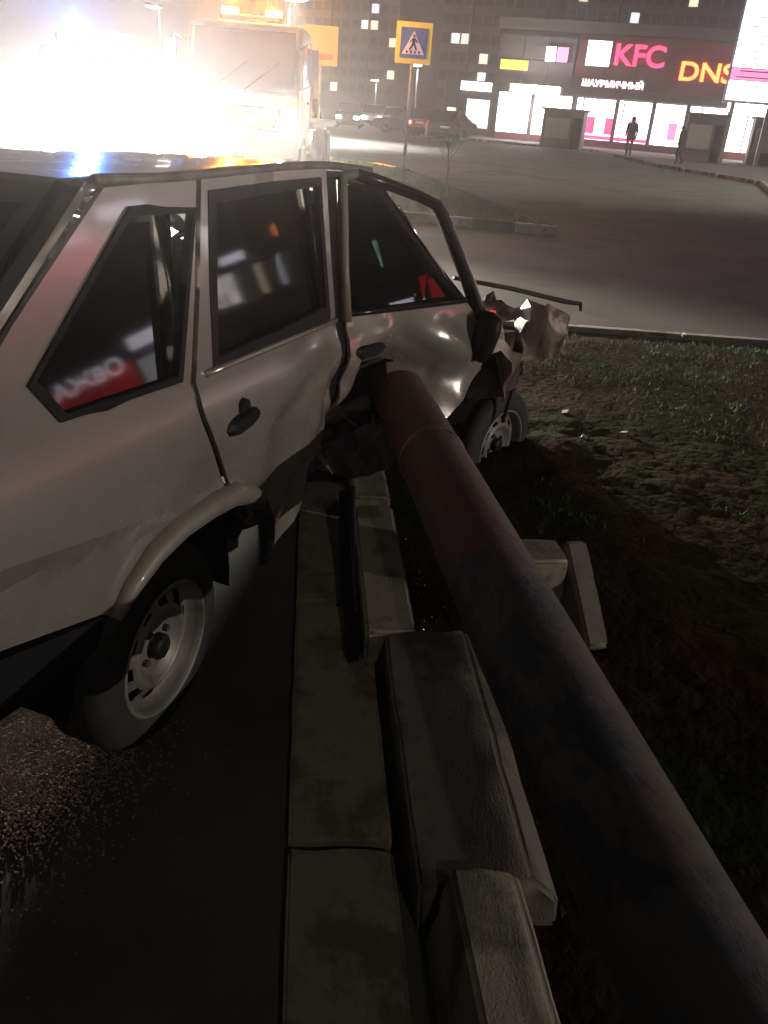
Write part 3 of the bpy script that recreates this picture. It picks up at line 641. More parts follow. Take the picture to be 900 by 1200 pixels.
# wheels: axis along local -y (outer face), built once
def make_wheel(parent, mtx, rt=.275, front=False):
    w = bpy.data.objects.new('wheel', None); C.objects.link(w); w.parent = parent; w.matrix_local = mtx
    ax = Matrix.Rotation(R(90), 4, 'X')     # local z -> -y
    tp = [(.178, .005), (.186, .012), (.215, .012), (.245, .004), (.266, -.012), (rt, -.032), (rt, -.06), (rt - .004, -.062), (rt - .004, -.068), (rt, -.07), (rt, -.10), (rt - .004, -.102), (rt - .004, -.108), (rt, -.11), (rt, -.138), (.262, -.155), (.23, -.172), (.178, -.165)]
    mb = MB(); mb.lathe(tp, 56, ax); mb.build('tyre', M['rubber'], w, True)
    rp = [(.182, .008), (.178, .014), (.172, .010), (.168, -.006), (.160, -.030), (.150, -.034), (.138, -.030), (.116, -.014), (.108, -.006), (.100, -.004), (.092, -.010), (.078, -.026), (.060, -.030), (.040, -.028), (.001, -.028)]
    mb = MB(); mb.lathe(rp, 60, ax, skip=lambda i, j: i in (5, 6) and (j % 6) in (0, 1, 2) ); o = mb.build('rim', M['steel_rim'], w, True)
    mb = MB(); mb.lathe([(.176, -.045), (.10, -.05), (.001, -.05)], 32, ax); mb.build('brake_drum', M['dark'], w)
    mb = MB(); mb.lathe([(.034, -.03), (.034, -.006), (.028, .0), (.001, .001)], 20, ax); mb.build('hub_cap', M['black'], w, True)
    for k in range(4):
        th = k * PI / 2 + .6; mb = MB(); mb.lathe([(.010, -.03), (.010, -.016), (.001, -.014)], 6, Matrix.Translation((.052 * math.cos(th), 0, .052 * math.sin(th))) @ ax); mb.build('wheel_bolt', M['engine'], w)
    return w
make_wheel(car, Matrix.Translation((.045, -.785, .245)))
fc = bend((2.42, -.75, .205))
make_wheel(car, Matrix.Translation(fc) @ Matrix.Rotation(R(-21), 4, 'Z') @ Matrix.Rotation(R(4), 4, 'Y'))['label'] = 'front wheel knocked out of line under the crumpled fender'
make_wheel(car, Matrix.Translation((.045, .76, .245)) @ Matrix.Rotation(PI, 4, 'Z'))
make_wheel(car, Matrix.Translation(bend((2.40, .72, .25))) @ Matrix.Rotation(PI - R(15), 4, 'Z'))
mb = MB(); mb.tube([(.045, -.62, .245), (.045, .62, .245)], .035, 8); mb.build('rear_axle', M['dark'], car)

# ------------------------------------------------------------------ the steel pipe barrier
p_top = Vector((2.05, -.712, .485)); p_bot = Vector((-2.9, -3.12, .53))
ax_ = (p_top - p_bot); Lp = ax_.length
pipe = thing('steel_pipe', 'thick painted steel barrier pipe driven lengthwise into the car doors', 'pipe', p_bot)
pipe.rotation_mode = 'QUATERNION'; pipe.rotation_quaternion = ax_.normalized().to_track_quat('Z', 'Y')
mb = MB(); prof_ = []; k = 90
for i in range(k + 1): prof_.append((.1095, Lp * i / k))
prof_ += [(.101, Lp), (.101, Lp - .3)]
mb.lathe(prof_, 40)
vs2 = []
for v in mb.v:
    v = Vector(v); q = noise.fractal(Vector((v.x * 9, v.y * 9, v.z * 3)), 1, 2, 3); r = Vector((v.x, v.y, 0)).normalized(); 
    dz = v.z / Lp; v += r * .0012 * q; vs2.append(tuple(v))
mb.v = vs2
pm = bpy.data.materials.new('banded_pipe_paint'); pm.use_nodes = True; nt = pm.node_tree; bs = nt.nodes['Principled BSDF']
tc = nt.nodes.new('ShaderNodeTexCoord'); sx = nt.nodes.new('ShaderNodeSeparateXYZ'); nt.links.new(tc.outputs['Object'], sx.inputs[0])
nz = nt.nodes.new('ShaderNodeTexNoise'); nz.inputs['Scale'].default_value = 14; nz.inputs['Detail'].default_value = 8; nt.links.new(tc.outputs['Object'], nz.inputs['Vector'])
ad = nt.nodes.new('ShaderNodeMath'); ad.operation = 'MULTIPLY_ADD'; ad.inputs[1].default_value = .10; nt.links.new(nz.outputs['Fac'], ad.inputs[0]); nt.links.new(sx.outputs['Z'], ad.inputs[2])
dv = nt.nodes.new('ShaderNodeMath'); dv.operation = 'DIVIDE'; dv.inputs[1].default_value = Lp; nt.links.new(ad.outputs[0], dv.inputs[0])
cr = nt.nodes.new('ShaderNodeValToRGB'); cr.color_ramp.interpolation = 'CONSTANT'; nt.links.new(dv.outputs[0], cr.inputs[0])
b1 = (Vector((.27, -1.56, .52)) - p_bot).dot(ax_.normalized()) / Lp + .009
b2 = (Vector((-.60, -2.0, .52)) - p_bot).dot(ax_.normalized()) / Lp + .009
el = cr.color_ramp.elements; el[0].position = 0; el[0].color = (.055, .06, .07, 1); el[1].position = b2; el[1].color = (.026, .031, .042, 1)
e3 = el.new(b1); e3.color = (.105, .034, .028, 1)
n2 = nt.nodes.new('ShaderNodeTexNoise'); n2.inputs['Scale'].default_value = 13; n2.inputs['Detail'].default_value = 10; n2.inputs['Roughness'].default_value = .72
mp = nt.nodes.new('ShaderNodeMapping'); mp.inputs['Scale'].default_value = (1, 1, .45); nt.links.new(tc.outputs['Object'], mp.inputs[0]); nt.links.new(mp.outputs[0], n2.inputs['Vector'])
mr = nt.nodes.new('ShaderNodeMapRange'); mr.inputs['From Min'].default_value = .485; mr.inputs['From Max'].default_value = .515; nt.links.new(n2.outputs['Fac'], mr.inputs['Value'])
mxr = nt.nodes.new('ShaderNodeMix'); mxr.data_type = 'RGBA'; mxr.inputs['B'].default_value = (.085, .060, .045, 1); nt.links.new(cr.outputs[0], mxr.inputs['A']); 
mu = nt.nodes.new('ShaderNodeMath'); mu.operation = 'MULTIPLY'; mu.inputs[1].default_value = .85; nt.links.new(mr.outputs[0], mu.inputs[0]); nt.links.new(mu.outputs[0], mxr.inputs['Factor'])
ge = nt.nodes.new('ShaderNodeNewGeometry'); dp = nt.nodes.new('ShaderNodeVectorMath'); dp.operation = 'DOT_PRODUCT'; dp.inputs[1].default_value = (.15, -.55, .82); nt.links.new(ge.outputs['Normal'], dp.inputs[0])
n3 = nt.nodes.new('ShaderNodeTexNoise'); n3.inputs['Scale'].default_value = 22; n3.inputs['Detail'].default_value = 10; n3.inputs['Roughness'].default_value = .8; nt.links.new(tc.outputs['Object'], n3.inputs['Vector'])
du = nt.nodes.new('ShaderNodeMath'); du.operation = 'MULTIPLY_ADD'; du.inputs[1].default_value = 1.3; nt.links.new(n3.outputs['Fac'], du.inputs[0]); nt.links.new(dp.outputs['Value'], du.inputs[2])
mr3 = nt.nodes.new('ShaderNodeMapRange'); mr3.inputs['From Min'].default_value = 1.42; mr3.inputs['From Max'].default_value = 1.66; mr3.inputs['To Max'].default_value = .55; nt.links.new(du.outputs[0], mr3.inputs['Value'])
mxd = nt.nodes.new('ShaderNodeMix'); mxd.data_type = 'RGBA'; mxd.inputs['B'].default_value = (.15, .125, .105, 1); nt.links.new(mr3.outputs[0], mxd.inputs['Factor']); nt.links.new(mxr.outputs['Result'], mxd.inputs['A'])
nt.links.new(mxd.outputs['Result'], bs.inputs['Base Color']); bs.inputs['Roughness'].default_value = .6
bpn = nt.nodes.new('ShaderNodeBump'); bpn.inputs['Strength'].default_value = .9; bpn.inputs['Distance'].default_value = .01; nt.links.new(n2.outputs['Fac'], bpn.inputs['Height']); nt.links.new(bpn.outputs[0], bs.inputs['Normal'])
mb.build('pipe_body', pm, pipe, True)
mb = MB(); mb.lathe([(.118, 0), (.118, .06), (.1095, .075)], 32); mb.build('end_collar', M['galv'], pipe, True)
for zz in (1.9, 4.35):
    mb = MB(); mb.lathe([(.109, zz - .012), (.1125, zz - .006), (.1132, zz), (.1125, zz + .006), (.109, zz + .012)], 40); mb.build('weld_seam', M['torn'], pipe, True)
pp = p_bot + ax_.normalized() * .55
mb = MB(); mb.box((pp.x, pp.y, .205), (.10, .10, .43), Matrix.Rotation(KANG, 3, 'Z')); o = mb.build('support_post', M['galv'], pipe)
pipe_m = Matrix.Translation(p_bot) @ pipe.rotation_quaternion.to_matrix().to_4x4(); o.matrix_parent_inverse = pipe_m.inverted()

# litter
mb = MB(); mb.add([(-.05, -.03, 0), (.04, -.04, .02), (.06, .03, .035), (-.03, .04, .015)], [(0, 1, 2), (0, 2, 3)]); o = mb.build('paper_scrap', M['litter']); o.location = (4.5, -1.15, .055); tag(o, 'crumpled white scrap of paper on the dark grass beyond the front wheel', 'litter')
mb = MB(); mb.add([(-.03, -.02, 0), (.03, -.02, .01), (.03, .02, .02), (-.02, .03, .012)], [(0, 1, 2), (0, 2, 3)]); o = mb.build('paper_scrap', M['litter']); o.location = (5.05, -2.05, .05); tag(o, 'small pale scrap lying on the verge close to its road edge', 'litter')
mb = MB(); mb.box((0, 0, 0), (.05, .03, .012), Matrix.Rotation(.3, 3, 'X')); o = mb.build('lamp_shard', M['galv']); o.location = (2.75, -1.62, .06); tag(o, 'small grey shard of broken lamp on the soil by the front wheel', 'debris')

for k in range(3):
    x = random.uniform(2.3, 3.3); y = random.uniform(-2.0, -1.35); w = random.uniform(.015, .05)
    mb = MB(); mb.prism([(-w, -w * .4), (w * .7, -w * .6), (w, w * .3), (-w * .2, w * .7)], 'z', 0, .006); o = mb.build('trim_shard', (M['galv'], M['black'], M['torn'])[k % 3])
    o.location = (x, y, .062); o.rotation_euler = (random.uniform(-.5, .5), random.uniform(-.4, .4), random.uniform(0, 6))
    tag(o, 'small ' + ('pale', 'black', 'rusty')[k % 3] + ' shard of car trim scattered on the soil beside the front wheel', 'debris')
# ------------------------------------------------------------------ vehicles
def spot(name, parent, loc, target, watts, ang=70, col=(1, .93, .82), size=.06, blend=.6):
    ld = bpy.data.lights.new(name, 'SPOT'); ld.energy = watts; ld.spot_size = R(ang); ld.spot_blend = blend; ld.color = col; ld.shadow_soft_size = size
    o = bpy.data.objects.new(name, ld); C.objects.link(o); o.parent = parent; o.location = loc
    o.rotation_euler = (Vector(target) - Vector(loc)).to_track_quat('-Z', 'Y').to_euler()
    return o
def small_wheel(mb, x, y, z, r, w):
    s = 1 if y > 0 else -1
    mb.lathe([(.001, w), (r * .6, w), (r * .62, w + .01), (r * .95, w), (r, w * .7), (r, -w * .7), (r * .95, -w), (.001, -w)], 20, Matrix.Translation((x, y, z)) @ Matrix.Rotation(R(-90 * s), 4, 'X'))
def vehicle(name, label, cat, loc, rz, paint, hull, roofp, width, lights=None, group=None, wheels=(.78, 3.3), r=.30, lamp='far', lz=.66):
    """generic car facing +x; hull and cabin profiles (x, z)"""
    t = thing(name, label, cat, loc, rz, group)
    mb = MB(); mb.prism(hull, 'y', -width / 2, width / 2); o = mb.build('body', paint, t); bv = o.modifiers.new('soft', 'BEVEL'); bv.width = .06; bv.segments = 2
    mb = MB(); w2 = width / 2 - .05; n = len(roofp); zt = max(p[1] for p in roofp); zb = min(p[1] for p in roofp)
    vs = [(x, -(w2 - .14 * (z - zb) / (zt - zb)), z) for x, z in roofp] + [(x, w2 - .14 * (z - zb) / (zt - zb), z) for x, z in roofp]
    mb.add(vs, [tuple(range(n)), tuple(range(2 * n - 1, n - 1, -1))] + [(i, i + n, (i + 1) % n + n, (i + 1) % n) for i in range(n)])
    cab = mb.build('cabin', M['pane_dark'], t); bv = cab.modifiers.new('soft', 'BEVEL'); bv.width = .04; bv.segments = 2
    mb = MB(); xs = [p[0] for p in roofp if p[1] > zt - .12]; mb.box(((min(xs) + max(xs)) / 2, 0, zt + .012), (max(xs) - min(xs), width - .42, .04)); mb.build('roof', paint, t)
    for wx in wheels:
        for s in (-1, 1):
            mb = MB(); small_wheel(mb, wx, s * (width / 2 - .09), r, r, .10); mb.build('wheel', M['rubber'], t, True)
    x0 = max(p[0] for p in hull); x1 = min(p[0] for p in hull)
    for s in (-1, 1):
        mb = MB(); mb.box((x0 + .005, s * (width / 2 - .26), lz), (.05, .30, .15)); mb.build('headlight', M['head_far'] if lights == 'head' else M['sign_white'], t)
        mb = MB(); mb.box((x1 - .005, s * (width / 2 - .22), lz + .1), (.05, .28, .14)); mb.build('tail_light', M['tail_e'] if lights == 'tail' else mat('dark_tail_lens', (.25, .01, .01), .3), t)
    mb = MB(); mb.box((x0 + .04, 0, .40), (.12, width - .1, .18)); mb.box((x1 - .04, 0, .42), (.12, width - .1, .18)); mb.build('bumper', M['black'], t)
    mb = MB(); mb.box((x1 - .03, 0, .78), (.02, .5, .11)); mb.build('number_plate', M['sign_white'], t)
    return t
HULL = [(0, .35), (0, .85), (.15, .98), (1.0, .95), (3.0, .92), (4.0, .78), (4.2, .62), (4.2, .32), (3.7, .22), (.4, .22)]
ROOF = [(.25, .95), (.8, 1.42), (2.2, 1.45), (3.05, .92)]
HB = [(0, .35), (0, .95), (.2, 1.02), (2.9, .98), (3.75, .86), (3.95, .66), (3.95, .30), (3.6, .22), (.3, .22)]
RB = [(.1, 1.0), (.35, 1.50), (2.0, 1.52), (2.95, .97)]
# police van with blue beacon and blinding headlamps, facing the camera
def face(loc, tgt): return math.atan2(tgt[1] - loc[1], tgt[0] - loc[0])
van_front = Vector((8.9, 5.45, 0)); vr = face(van_front, (-1.5, -1.8)); fw = Vector((math.cos(vr), math.sin(vr), 0)); vl = van_front - fw * 4.5
VH = [(0, .4), (0, 1.15), (.1, 1.2), (3.6, 1.12), (4.35, .98), (4.5, .75), (4.5, .35), (4.1, .25), (.4, .25)]
VR = [(.05, 1.15), (.2, 1.92), (2.9, 1.95), (3.75, 1.12)]
van = vehicle('service_van', 'dark emergency van with blue roof beacon and dazzling headlamps facing the camera', 'van', vl, vr, M['van_paint'], VH, VR, 1.86, None, wheels=(.85, 3.6), r=.33, lz=.84)
mb = MB(); mb.box((2.4, 0, 2.05), (.22, 1.1, .12)); lb = mb.build('light_bar', M['van_paint'], van)
mb = MB(); mb.box((2.45, -.3, 2.13), (.20, .4, .14)); mb.build('beacon', M['blue_e'], lb)
mb = MB(); mb.box((2.45, .36, 2.13), (.20, .28, .12)); mb.build('beacon_lens', M['sign_white'], lb)
mb = MB(); mb.add([(2.94, -.72, 1.84), (2.94, .72, 1.84), (3.72, .80, 1.17), (3.72, -.80, 1.17)], [(0, 1, 2, 3)]); mb.v = [(v[0] + .05, v[1], v[2] + .02) for v in mb.v]; mb.build('windscreen', M['pane_dark'], van)
mb = MB()
for k in range(5): mb.box((4.53, 0, .66 + .06 * k), (.03, .95, .025))
mb.build('grille', M['black'], van); mb = MB(); mb.box((4.56, 0, .46), (.02, .52, .11)); mb.build('number_plate', M['sign_white'], van)
for s in (-1, 1):
    mb = MB(); mb.box((3.35, s * 1.03, 1.28), (.10, .22, .16)); mb.box((3.35, s * .90, 1.22), (.05, .2, .04)); mb.build('mirror', M['black'], van)
    mb = MB(); mb.box((2.0, s * .937, .92), (3.6, .012, .16)); mb.build('side_stripe', M['sign_blue'], van)
    mb = MB(); mb.tube([(3.80, s * .1 - .2, 1.17), (3.40, s * .1 + .25, 1.52)], .010, 5); mb.build('wiper', M['black'], van)
for s in (-1, 1):
    mb = MB(); mb.lathe([(.001, .01), (.07, .01), (.09, 0), (.09, -.05)], 20, Matrix.Translation((4.56, s * .66, .86)) @ Matrix.Rotation(R(90), 4, 'Y')); mb.build('headlamp', M['head_e'], van)
    spot('headlamp_beam', van, (4.60, s * .66, .86), (14.0, s * .5, .2), 7000, 95)
def glow(name, par, loc, w, col, size=.08):
    ld = bpy.data.lights.new(name, 'POINT'); ld.energy = w; ld.color = col; ld.shadow_soft_size = size
    o = bpy.data.objects.new(name, ld); C.objects.link(o); o.parent = par; o.location = loc
glow('beacon_glow', van, (2.45, -.3, 2.30), 900, (.10, .28, 1))
# tow truck
tl = Vector((14.6, 6.25, 0)); tr = face(tl, (-4, 1.2))
truck = thing('tow_truck', 'beige cabbed tow truck with orange lower panels and its headlamps on, behind the van', 'truck', tl, tr)
def tbox(name, c, d, m, par=truck, bev=.04):
    mb = MB(); mb.box(c, d); o = mb.build(name, m, par)
    if bev: bv = o.modifiers.new('soft', 'BEVEL'); bv.width = bev; bv.segments = 2
    return o
cabm = MB(); cabm.prism([(-1.7, .6), (-1.7, 2.7), (-.35, 2.75), (.0, 1.55), (.05, .6)], 'y', -1.08, 1.08); cab = cabm.build('cab', M['beige'], truck); bv = cab.modifiers.new('soft', 'BEVEL'); bv.width = .08; bv.segments = 3
mb = MB(); mb.add([(-.315, -.95, 2.62), (-.315, .95, 2.62), (.012, .98, 1.60), (.012, -.98, 1.60)], [(0, 1, 2, 3)]); mb.v = [(v[0] + .03, v[1], v[2]) for v in mb.v]; mb.build('windscreen', M['pane_dark'], cab)
for s in (-1, 1):
    mb = MB(); mb.box((-.85, s * 1.092, 2.05), (.95, .012, .75)); mb.build('side_window', M['pane_dark'], cab)
    mb = MB(); mb.tube([(-.1, s * 1.08, 2.35), (.1, s * 1.28, 2.45), (.1, s * 1.30, 1.75), (-.02, s * 1.08, 1.65)], .022, 6); mb.box((.08, s * 1.33, 2.1), (.06, .22, .50)); mb.build('mirror', M['beige'], cab)
for k in range(4): tbox('grille_slat', (.10, 0, .96 + .10 * k), (.03, 1.4, .03), M['galv'], bev=0)
for s in (-1, 1):
    mb = MB(); mb.tube([(.06, s * .3 - .25, 1.62), (-.10, s * .3 + .35, 2.1)], .014, 5); mb.build('wiper', M['black'], cab)
    mb = MB(); mb.box((-.85, s * 1.086, 1.12), (.9, .012, 1.0)); mb.build('door', M['beige'], cab)
    mb = MB(); mb.box((-1.15, s * 1.10, 1.45), (.18, .03, .04)); mb.build('door_handle', M['black'], cab)
tbox('number_plate', (.215, 0, .60), (.02, .52, .11), M['sign_white'], bev=0)
tbox('bumper', (.10, 0, .62), (.2, 2.2, .34), M['orange_paint']); tbox('grille', (.06, 0, 1.12), (.06, 1.5, .42), M['black'])
tbox('chassis', (-3.9, 0, .72), (5.6, .9, .22), M['dark']); tbox('flatbed', (-4.3, 0, 1.02), (5.0, 2.3, .14), M['galv'])
tbox('headboard', (-1.86, 0, 1.6), (.08, 2.2, 1.05), M['orange_paint'])
for wx in (-.75, -4.6, -5.6):
    for s in (-1, 1):
        mb = MB(); small_wheel(mb, wx, s * .95, .44, .44, .14); mb.build('wheel', M['rubber'], truck, True)
for s in (-1, 1):
    mb = MB(); mb.lathe([(.001, .01), (.10, .01), (.12, -.04)], 20, Matrix.Translation((.12, s * .80, 1.02)) @ Matrix.Rotation(R(90), 4, 'Y')); mb.build('headlamp', M['head_e'], truck)
    spot('headlamp_beam', truck, (.20, s * .80, 1.02), (12, s * .6, .2), 1400, 90)
    mb = MB(); mb.box((.11, s * .98, 1.30), (.05, .16, .12)); mb.build('indicator', M['amber_e'], truck)
tb = tbox('roof_bar', (-.9, 0, 2.84), (.25, 1.2, .10), M['orange_paint'])
for s in (-1, 1):
    mb = MB(); mb.box((-.9, s * .42, 2.94), (.2, .28, .12)); mb.build('amber_beacon', M['amber_e'], tb)
    glow('beacon_glow', truck, (-.9, s * .42, 3.08), 900, (1, .36, .04))
# car with hazard lights, to the right of the truck
hz = vehicle('hazard_car', 'dark car with amber hazard lamps flashing, waiting beside the tow truck', 'car', (24.0, 9.3, 0), face((24, 9.3), (-1.5, -1.8)), M['van_paint'], HB, RB, 1.75, 'head')
for s in (-1, 1):
    mb = MB(); mb.box((3.98, s * .80, .72), (.08, .16, .14)); mb.build('hazard_lamp', M['amber_e'], hz)
    mb = MB(); mb.box((1.2, s * .3, 1.60), (.16, .2, .10)); mb.build('amber_roof_lamp', M['amber_e'], hz)
    glow('hazard_glow', hz, (4.12, s * .80,   .74), 700, (1, .36, .04))
# distant traffic and parked cars
cgroup = 'distant cars on the road and at the kerb'
paints = [mat('far_paint_%s' % n, c, .4, coat=.3) for n, c in (('dark', (.04, .04, .05)), ('silver', (.35, .35, .36)), ('white', (.6, .6, .6)), ('red', (.3, .03, .03)))]
far = [((52.0, 13.2), 0.25, 3, 'tail', 'red lit hatchback driving away with its tail lights bright, left of the parked cars'),
       ((60, 20.5), PI + .3, 0, 'head', 'leftmost oncoming car far down the road with headlights on'),
       ((66, 20.8), PI + .3, 2, 'head', 'pale oncoming car second in the far queue'),
       ((74, 22.3), PI + .3, 0, 'head', 'dark oncoming car third in the far queue'),
       ((86, 25.8), PI + .3, 1, 'head', 'farthest oncoming car with small bright headlights'),
       ((58, 16.6), .3, 1, 'tail', 'silver car braking ahead of the red hatchback'),
       ((70, 19.0), .3, 0, 'tail', 'dark car driving away, its tail lights small in the distance'),
       ((56.5, 13.3), 1.9, 0, None, 'dark parked car first in the row left of the shops'),
       ((57.5, 11.6), 1.9, 1, None, 'silver parked car in the middle of the row left of the shops'),
       ((55.0, 10.4), 1.9, 0, None, 'black parked car nearest the shop corner'),
       ((44.0, 9.6), .3, 0, None, 'dark car standing alone on the road before the parked row')]
for i, (p, a, c, l, lab) in enumerate(far):
    vehicle('distant_car', lab, 'car', (p[0], p[1], 0), a, paints[c], HULL if i % 2 else HB, ROOF if i % 2 else RB, 1.72, l, cgroup)

# ------------------------------------------------------------------ street lamps, signs, sapling
def street_lamp(label, x, y, h, strength_mat, watts=0, arm=(-1.2, 0), r=.09, headsize=(.62, .28, .1), col=(1, .96, .92), group='street lamps', tilt=0, aim=None, cone=170):
    t = thing('street_lamp', label, 'street lamp', (x, y, 0), 0, group)
    mb = MB(); mb.tube([(0, 0, 0), (0, 0, h * .5), (0, 0, h)], [r, r * .8, r * .6], 10); mb.build('pole', M['galv'], t, True)
    mb = MB(); mb.tube([(0, 0, h - .1), (arm[0] * .5, arm[1] * .5, h + .2), (arm[0], arm[1], h + .22)], r * .45, 8); mb.build('arm', M['galv'], t, True)
    an = math.atan2(arm[1], arm[0]); rot = Matrix.Rotation(an, 3, 'Z') @ Matrix.Rotation(tilt, 3, 'Y')
    mb = MB(); mb.box((arm[0], arm[1], h + .22), headsize, rot); hd = mb.build('lamp_head', M['galv'], t)
    mb = MB(); c = Vector((arm[0], arm[1], h + .22)) + rot @ Vector((0, 0, -headsize[2] * .62)); mb.box(c, (headsize[0] * .86, headsize[1] * .8, .03 + headsize[2] * .3), rot); mb.build('lamp_glass', strength_mat, hd)
    if watts:
        ld = bpy.data.lights.new('lamp_light', 'SPOT'); ld.energy = watts; ld.color = col; ld.spot_size = R(cone); ld.spot_blend = .5; ld.shadow_soft_size = .15
        o = bpy.data.objects.new('lamp_light', ld); C.objects.link(o); o.parent = t; o.location = (arm[0], arm[1], h + .10)
        if aim: o.rotation_euler = (Vector(aim) - Vector((x + arm[0], y + arm[1], h + .1))).to_track_quat('-Z', 'Y').to_euler()
    return t
street_lamp('tall bright street lamp glaring above the tow truck at the top of the photo', 34.9, 14.3, 4.9, M['street_e'], 30000, (-.9, -.7), headsize=(1.1, .8, .14), group=None, cone=120)
street_lamp('street lamp behind the zebra crossing sign, white and small', 60.5, 16.0, 4.0, M['street_far'], 0, (-.5, 0), headsize=(.7, .7, .14))
street_lamp('distant street lamp over the far left of the road', 71, 42.2, 7.4, M['street_far'], 0, (-.8, 0), headsize=(1.2, 1.0, .2))
street_lamp('low street lamp far down the road over the oncoming cars', 80, 25.4, 3.4, M['street_far'], 0, (-.5, 0), headsize=(.7, .6, .14))
street_lamp('street lamp beyond the parked cars, left of the shops', 73, 14.2, 3.2, M['street_far'], 0, (-.5, 0), headsize=(.6, .6, .14))
street_lamp('added low floodlight out to the right, aimed at the car side', 1.0, -25.0, 2.7, M['street_far'], 9500, (0, 1.2), headsize=(.6, .3, .1), col=(1, .92, .85), aim=(.6, -.9, .8), cone=24)  # unseen floodlight added to brighten the car side, in place of shop light

street_lamp('street lamp of the parking lot behind the photographer', -9.5, -7.5, 7.5, M['street_far'], 330, (1.2, .9), headsize=(.6, .3, .1), col=(1, .90, .78))

street_lamp('street lamp over the road out to the right of the photo', 27, -15.5, 8.0, M['street_far'], 15000, (0, 1.5), headsize=(.6, .3, .1), col=(1, .96, .84), aim=(31, -2, 0), cone=105)

cs = thing('crossing_sign', 'square blue zebra crossing sign with a walking figure on a yellow green board', 'road sign', (17.0, 3.66, 0), math.atan2(-5.4, -18.5) + R(90 + 90))
# sign local: faces -x after rotation; build in local y-z plane, front at -x
def flat(name, poly, x, m, par, th=.006):
    mb = MB(); mb.prism(poly, 'x', x, x + th); return mb.build(name, m, par)
cs.rotation_euler.z = R(14)
mb = MB(); mb.tube([(.06, 0, 0), (.06, 0, 3.1)], .035, 10); mb.build('pole', M['galv'], cs, True)
sz = 2.70
flat('backboard', [(-.36, sz - .37), (.36, sz - .37), (.36, sz + .37), (-.36, sz + .37)], 0, M['sign_yellow'], cs, .02)
bl = flat('blue_panel', [(-.265, sz - .27), (.265, sz - .27), (.265, sz + .27), (-.265, sz + .27)], -.010, M['sign_blue'], cs)
flat('white_triangle', [(-.225, sz - .20), (.225, sz - .20), (0, sz + .22)], -.018, M['sign_white'], bl)
mb = MB()
for k in range(4): mb.prism([(-.15 + .085 * k, sz - .185), (-.11 + .085 * k, sz - .185), (-.10 + .08 * k, sz - .135), (-.13 + .08 * k, sz - .135)], 'x', -.026, -.020)
mb.prism([(-.02, sz + .10), (.02, sz + .10), (.028, sz + .13), (0, sz + .155), (-.028, sz + .13)], 'x', -.026, -.020)
mb.prism([(-.03, sz + .09), (.035, sz + .085), (.03, sz - .01), (.09, sz - .12), (.06, sz - .13), (0, sz - .03), (-.05, sz - .13), (-.08, sz - .12), (-.03, sz - .01)], 'x', -.026, -.020)
mb.prism([(.03, sz + .08), (.09, sz + .01), (.075, sz), (.02, sz + .06)], 'x', -.0262, -.0202); mb.prism([(-.03, sz + .08), (-.085, sz + .02), (-.07, sz + .005), (-.02, sz + .06)], 'x', -.0262, -.0202)
mb.build('walking_figure', M['dark'], bl)
ps = thing('road_sign', 'pale square road sign washed out by the street lamp glare', 'road sign', (20.2, 6.95, 0), R(15))
mb = MB(); mb.tube([(.05, 0, 0), (.05, 0, 3.2)], .035, 8); mb.build('pole', M['galv'], ps, True)
flat('board', [(-.42, 2.3), (.42, 2.3), (.42, 3.15), (-.42, 3.15)], 0, M['sign_pale'], ps, .02)
flat('red_band', [(-.30, 2.42), (.30, 2.42), (.30, 2.55), (-.30, 2.55)], -.008, mat('faded_red', (.4, .12, .1), .6), ps)
sap = thing('sapling', 'thin leafless sapling on the tip of the grass island', 'sapling', (14.6, 2.1, .1))
mb = MB(); mb.tube([(0, 0, -.03), (.03, .02, .5), (0, .06, 1.0), (.03, .03, 1.5)], [.018, .014, .010, .004], 6); mb.build('trunk', M['bark'], sap)
mb = MB()
for k in range(14):
    z = random.uniform(.35, 1.35); an = random.uniform(0, 6.28); L = random.uniform(.2, .5); d = Vector((math.cos(an), math.sin(an), 1.1)).normalized()
    p = Vector((.02, .03, z)); mb.tube([p, p + d * L * .5, p + d * L + Vector((0, 0, .08))], [.007, .005, .002], 5)
mb.build('twigs', M['bark'], sap)

# ------------------------------------------------------------------ shops
def facing(x, y, z, depth=0): # text plane facing -x : text x -> -y, text y -> z
    return Matrix(((0, 0, -1, x), (-1, 0, 0, y), (0, 1, 0, z), (0, 0, 0, 1)))
SX = 60.0
shop = thing('shopping_centre', 'long low shopping centre with a dark red facade and brightly lit shop fronts', 'shopping centre', (SX, 0, 0))
def sbox(name, x0, x1, y0, y1, z0, z1, m, par=shop):
    mb = MB(); mb.box(((x0 + x1) / 2, (y0 + y1) / 2, (z0 + z1) / 2), (x1 - x0, abs(y1 - y0), z1 - z0)); return mb.build(name, m, par)
sbox('wall', .3, 18, 10.6, -52, 3.05, 7.0, M['facade_grey']); sbox('back_wall', 3.0, 18, 10.6, -52, 0, 3.04, M['facade_grey'])
sbox('parapet', .1, .29, 10.7, -52.1, 6.6, 7.25, M['facade_grey'])
for (ya, yb, za, zb_, mm) in ((5.4, -7.5, 3.5, 6.5, 'facade_red'), (10.5, 5.5, 3.5, 6.3, 'facade_grey'), (-7.6, -30, 3.5, 6.3, 'facade_red'), (-30.1, -52, 3.5, 6.0, 'facade_grey')):
    ny_ = max(2, round((ya - yb) / (1.85 if ya > -7 else 3.7)))
    for iy in range(ny_):
        for iz in range(2):
            y0 = ya + (yb - ya) * iy / ny_; y1 = ya + (yb - ya) * (iy + 1) / ny_; z0 = za + (zb_ - za) * iz / 2
            sbox('facade_panel', .05 + .02 * ((iy + iz) % 2), .28, y0 - .03, y1 + .03, z0 + .03, z0 + (zb_ - za) / 2 - .03, M[mm])
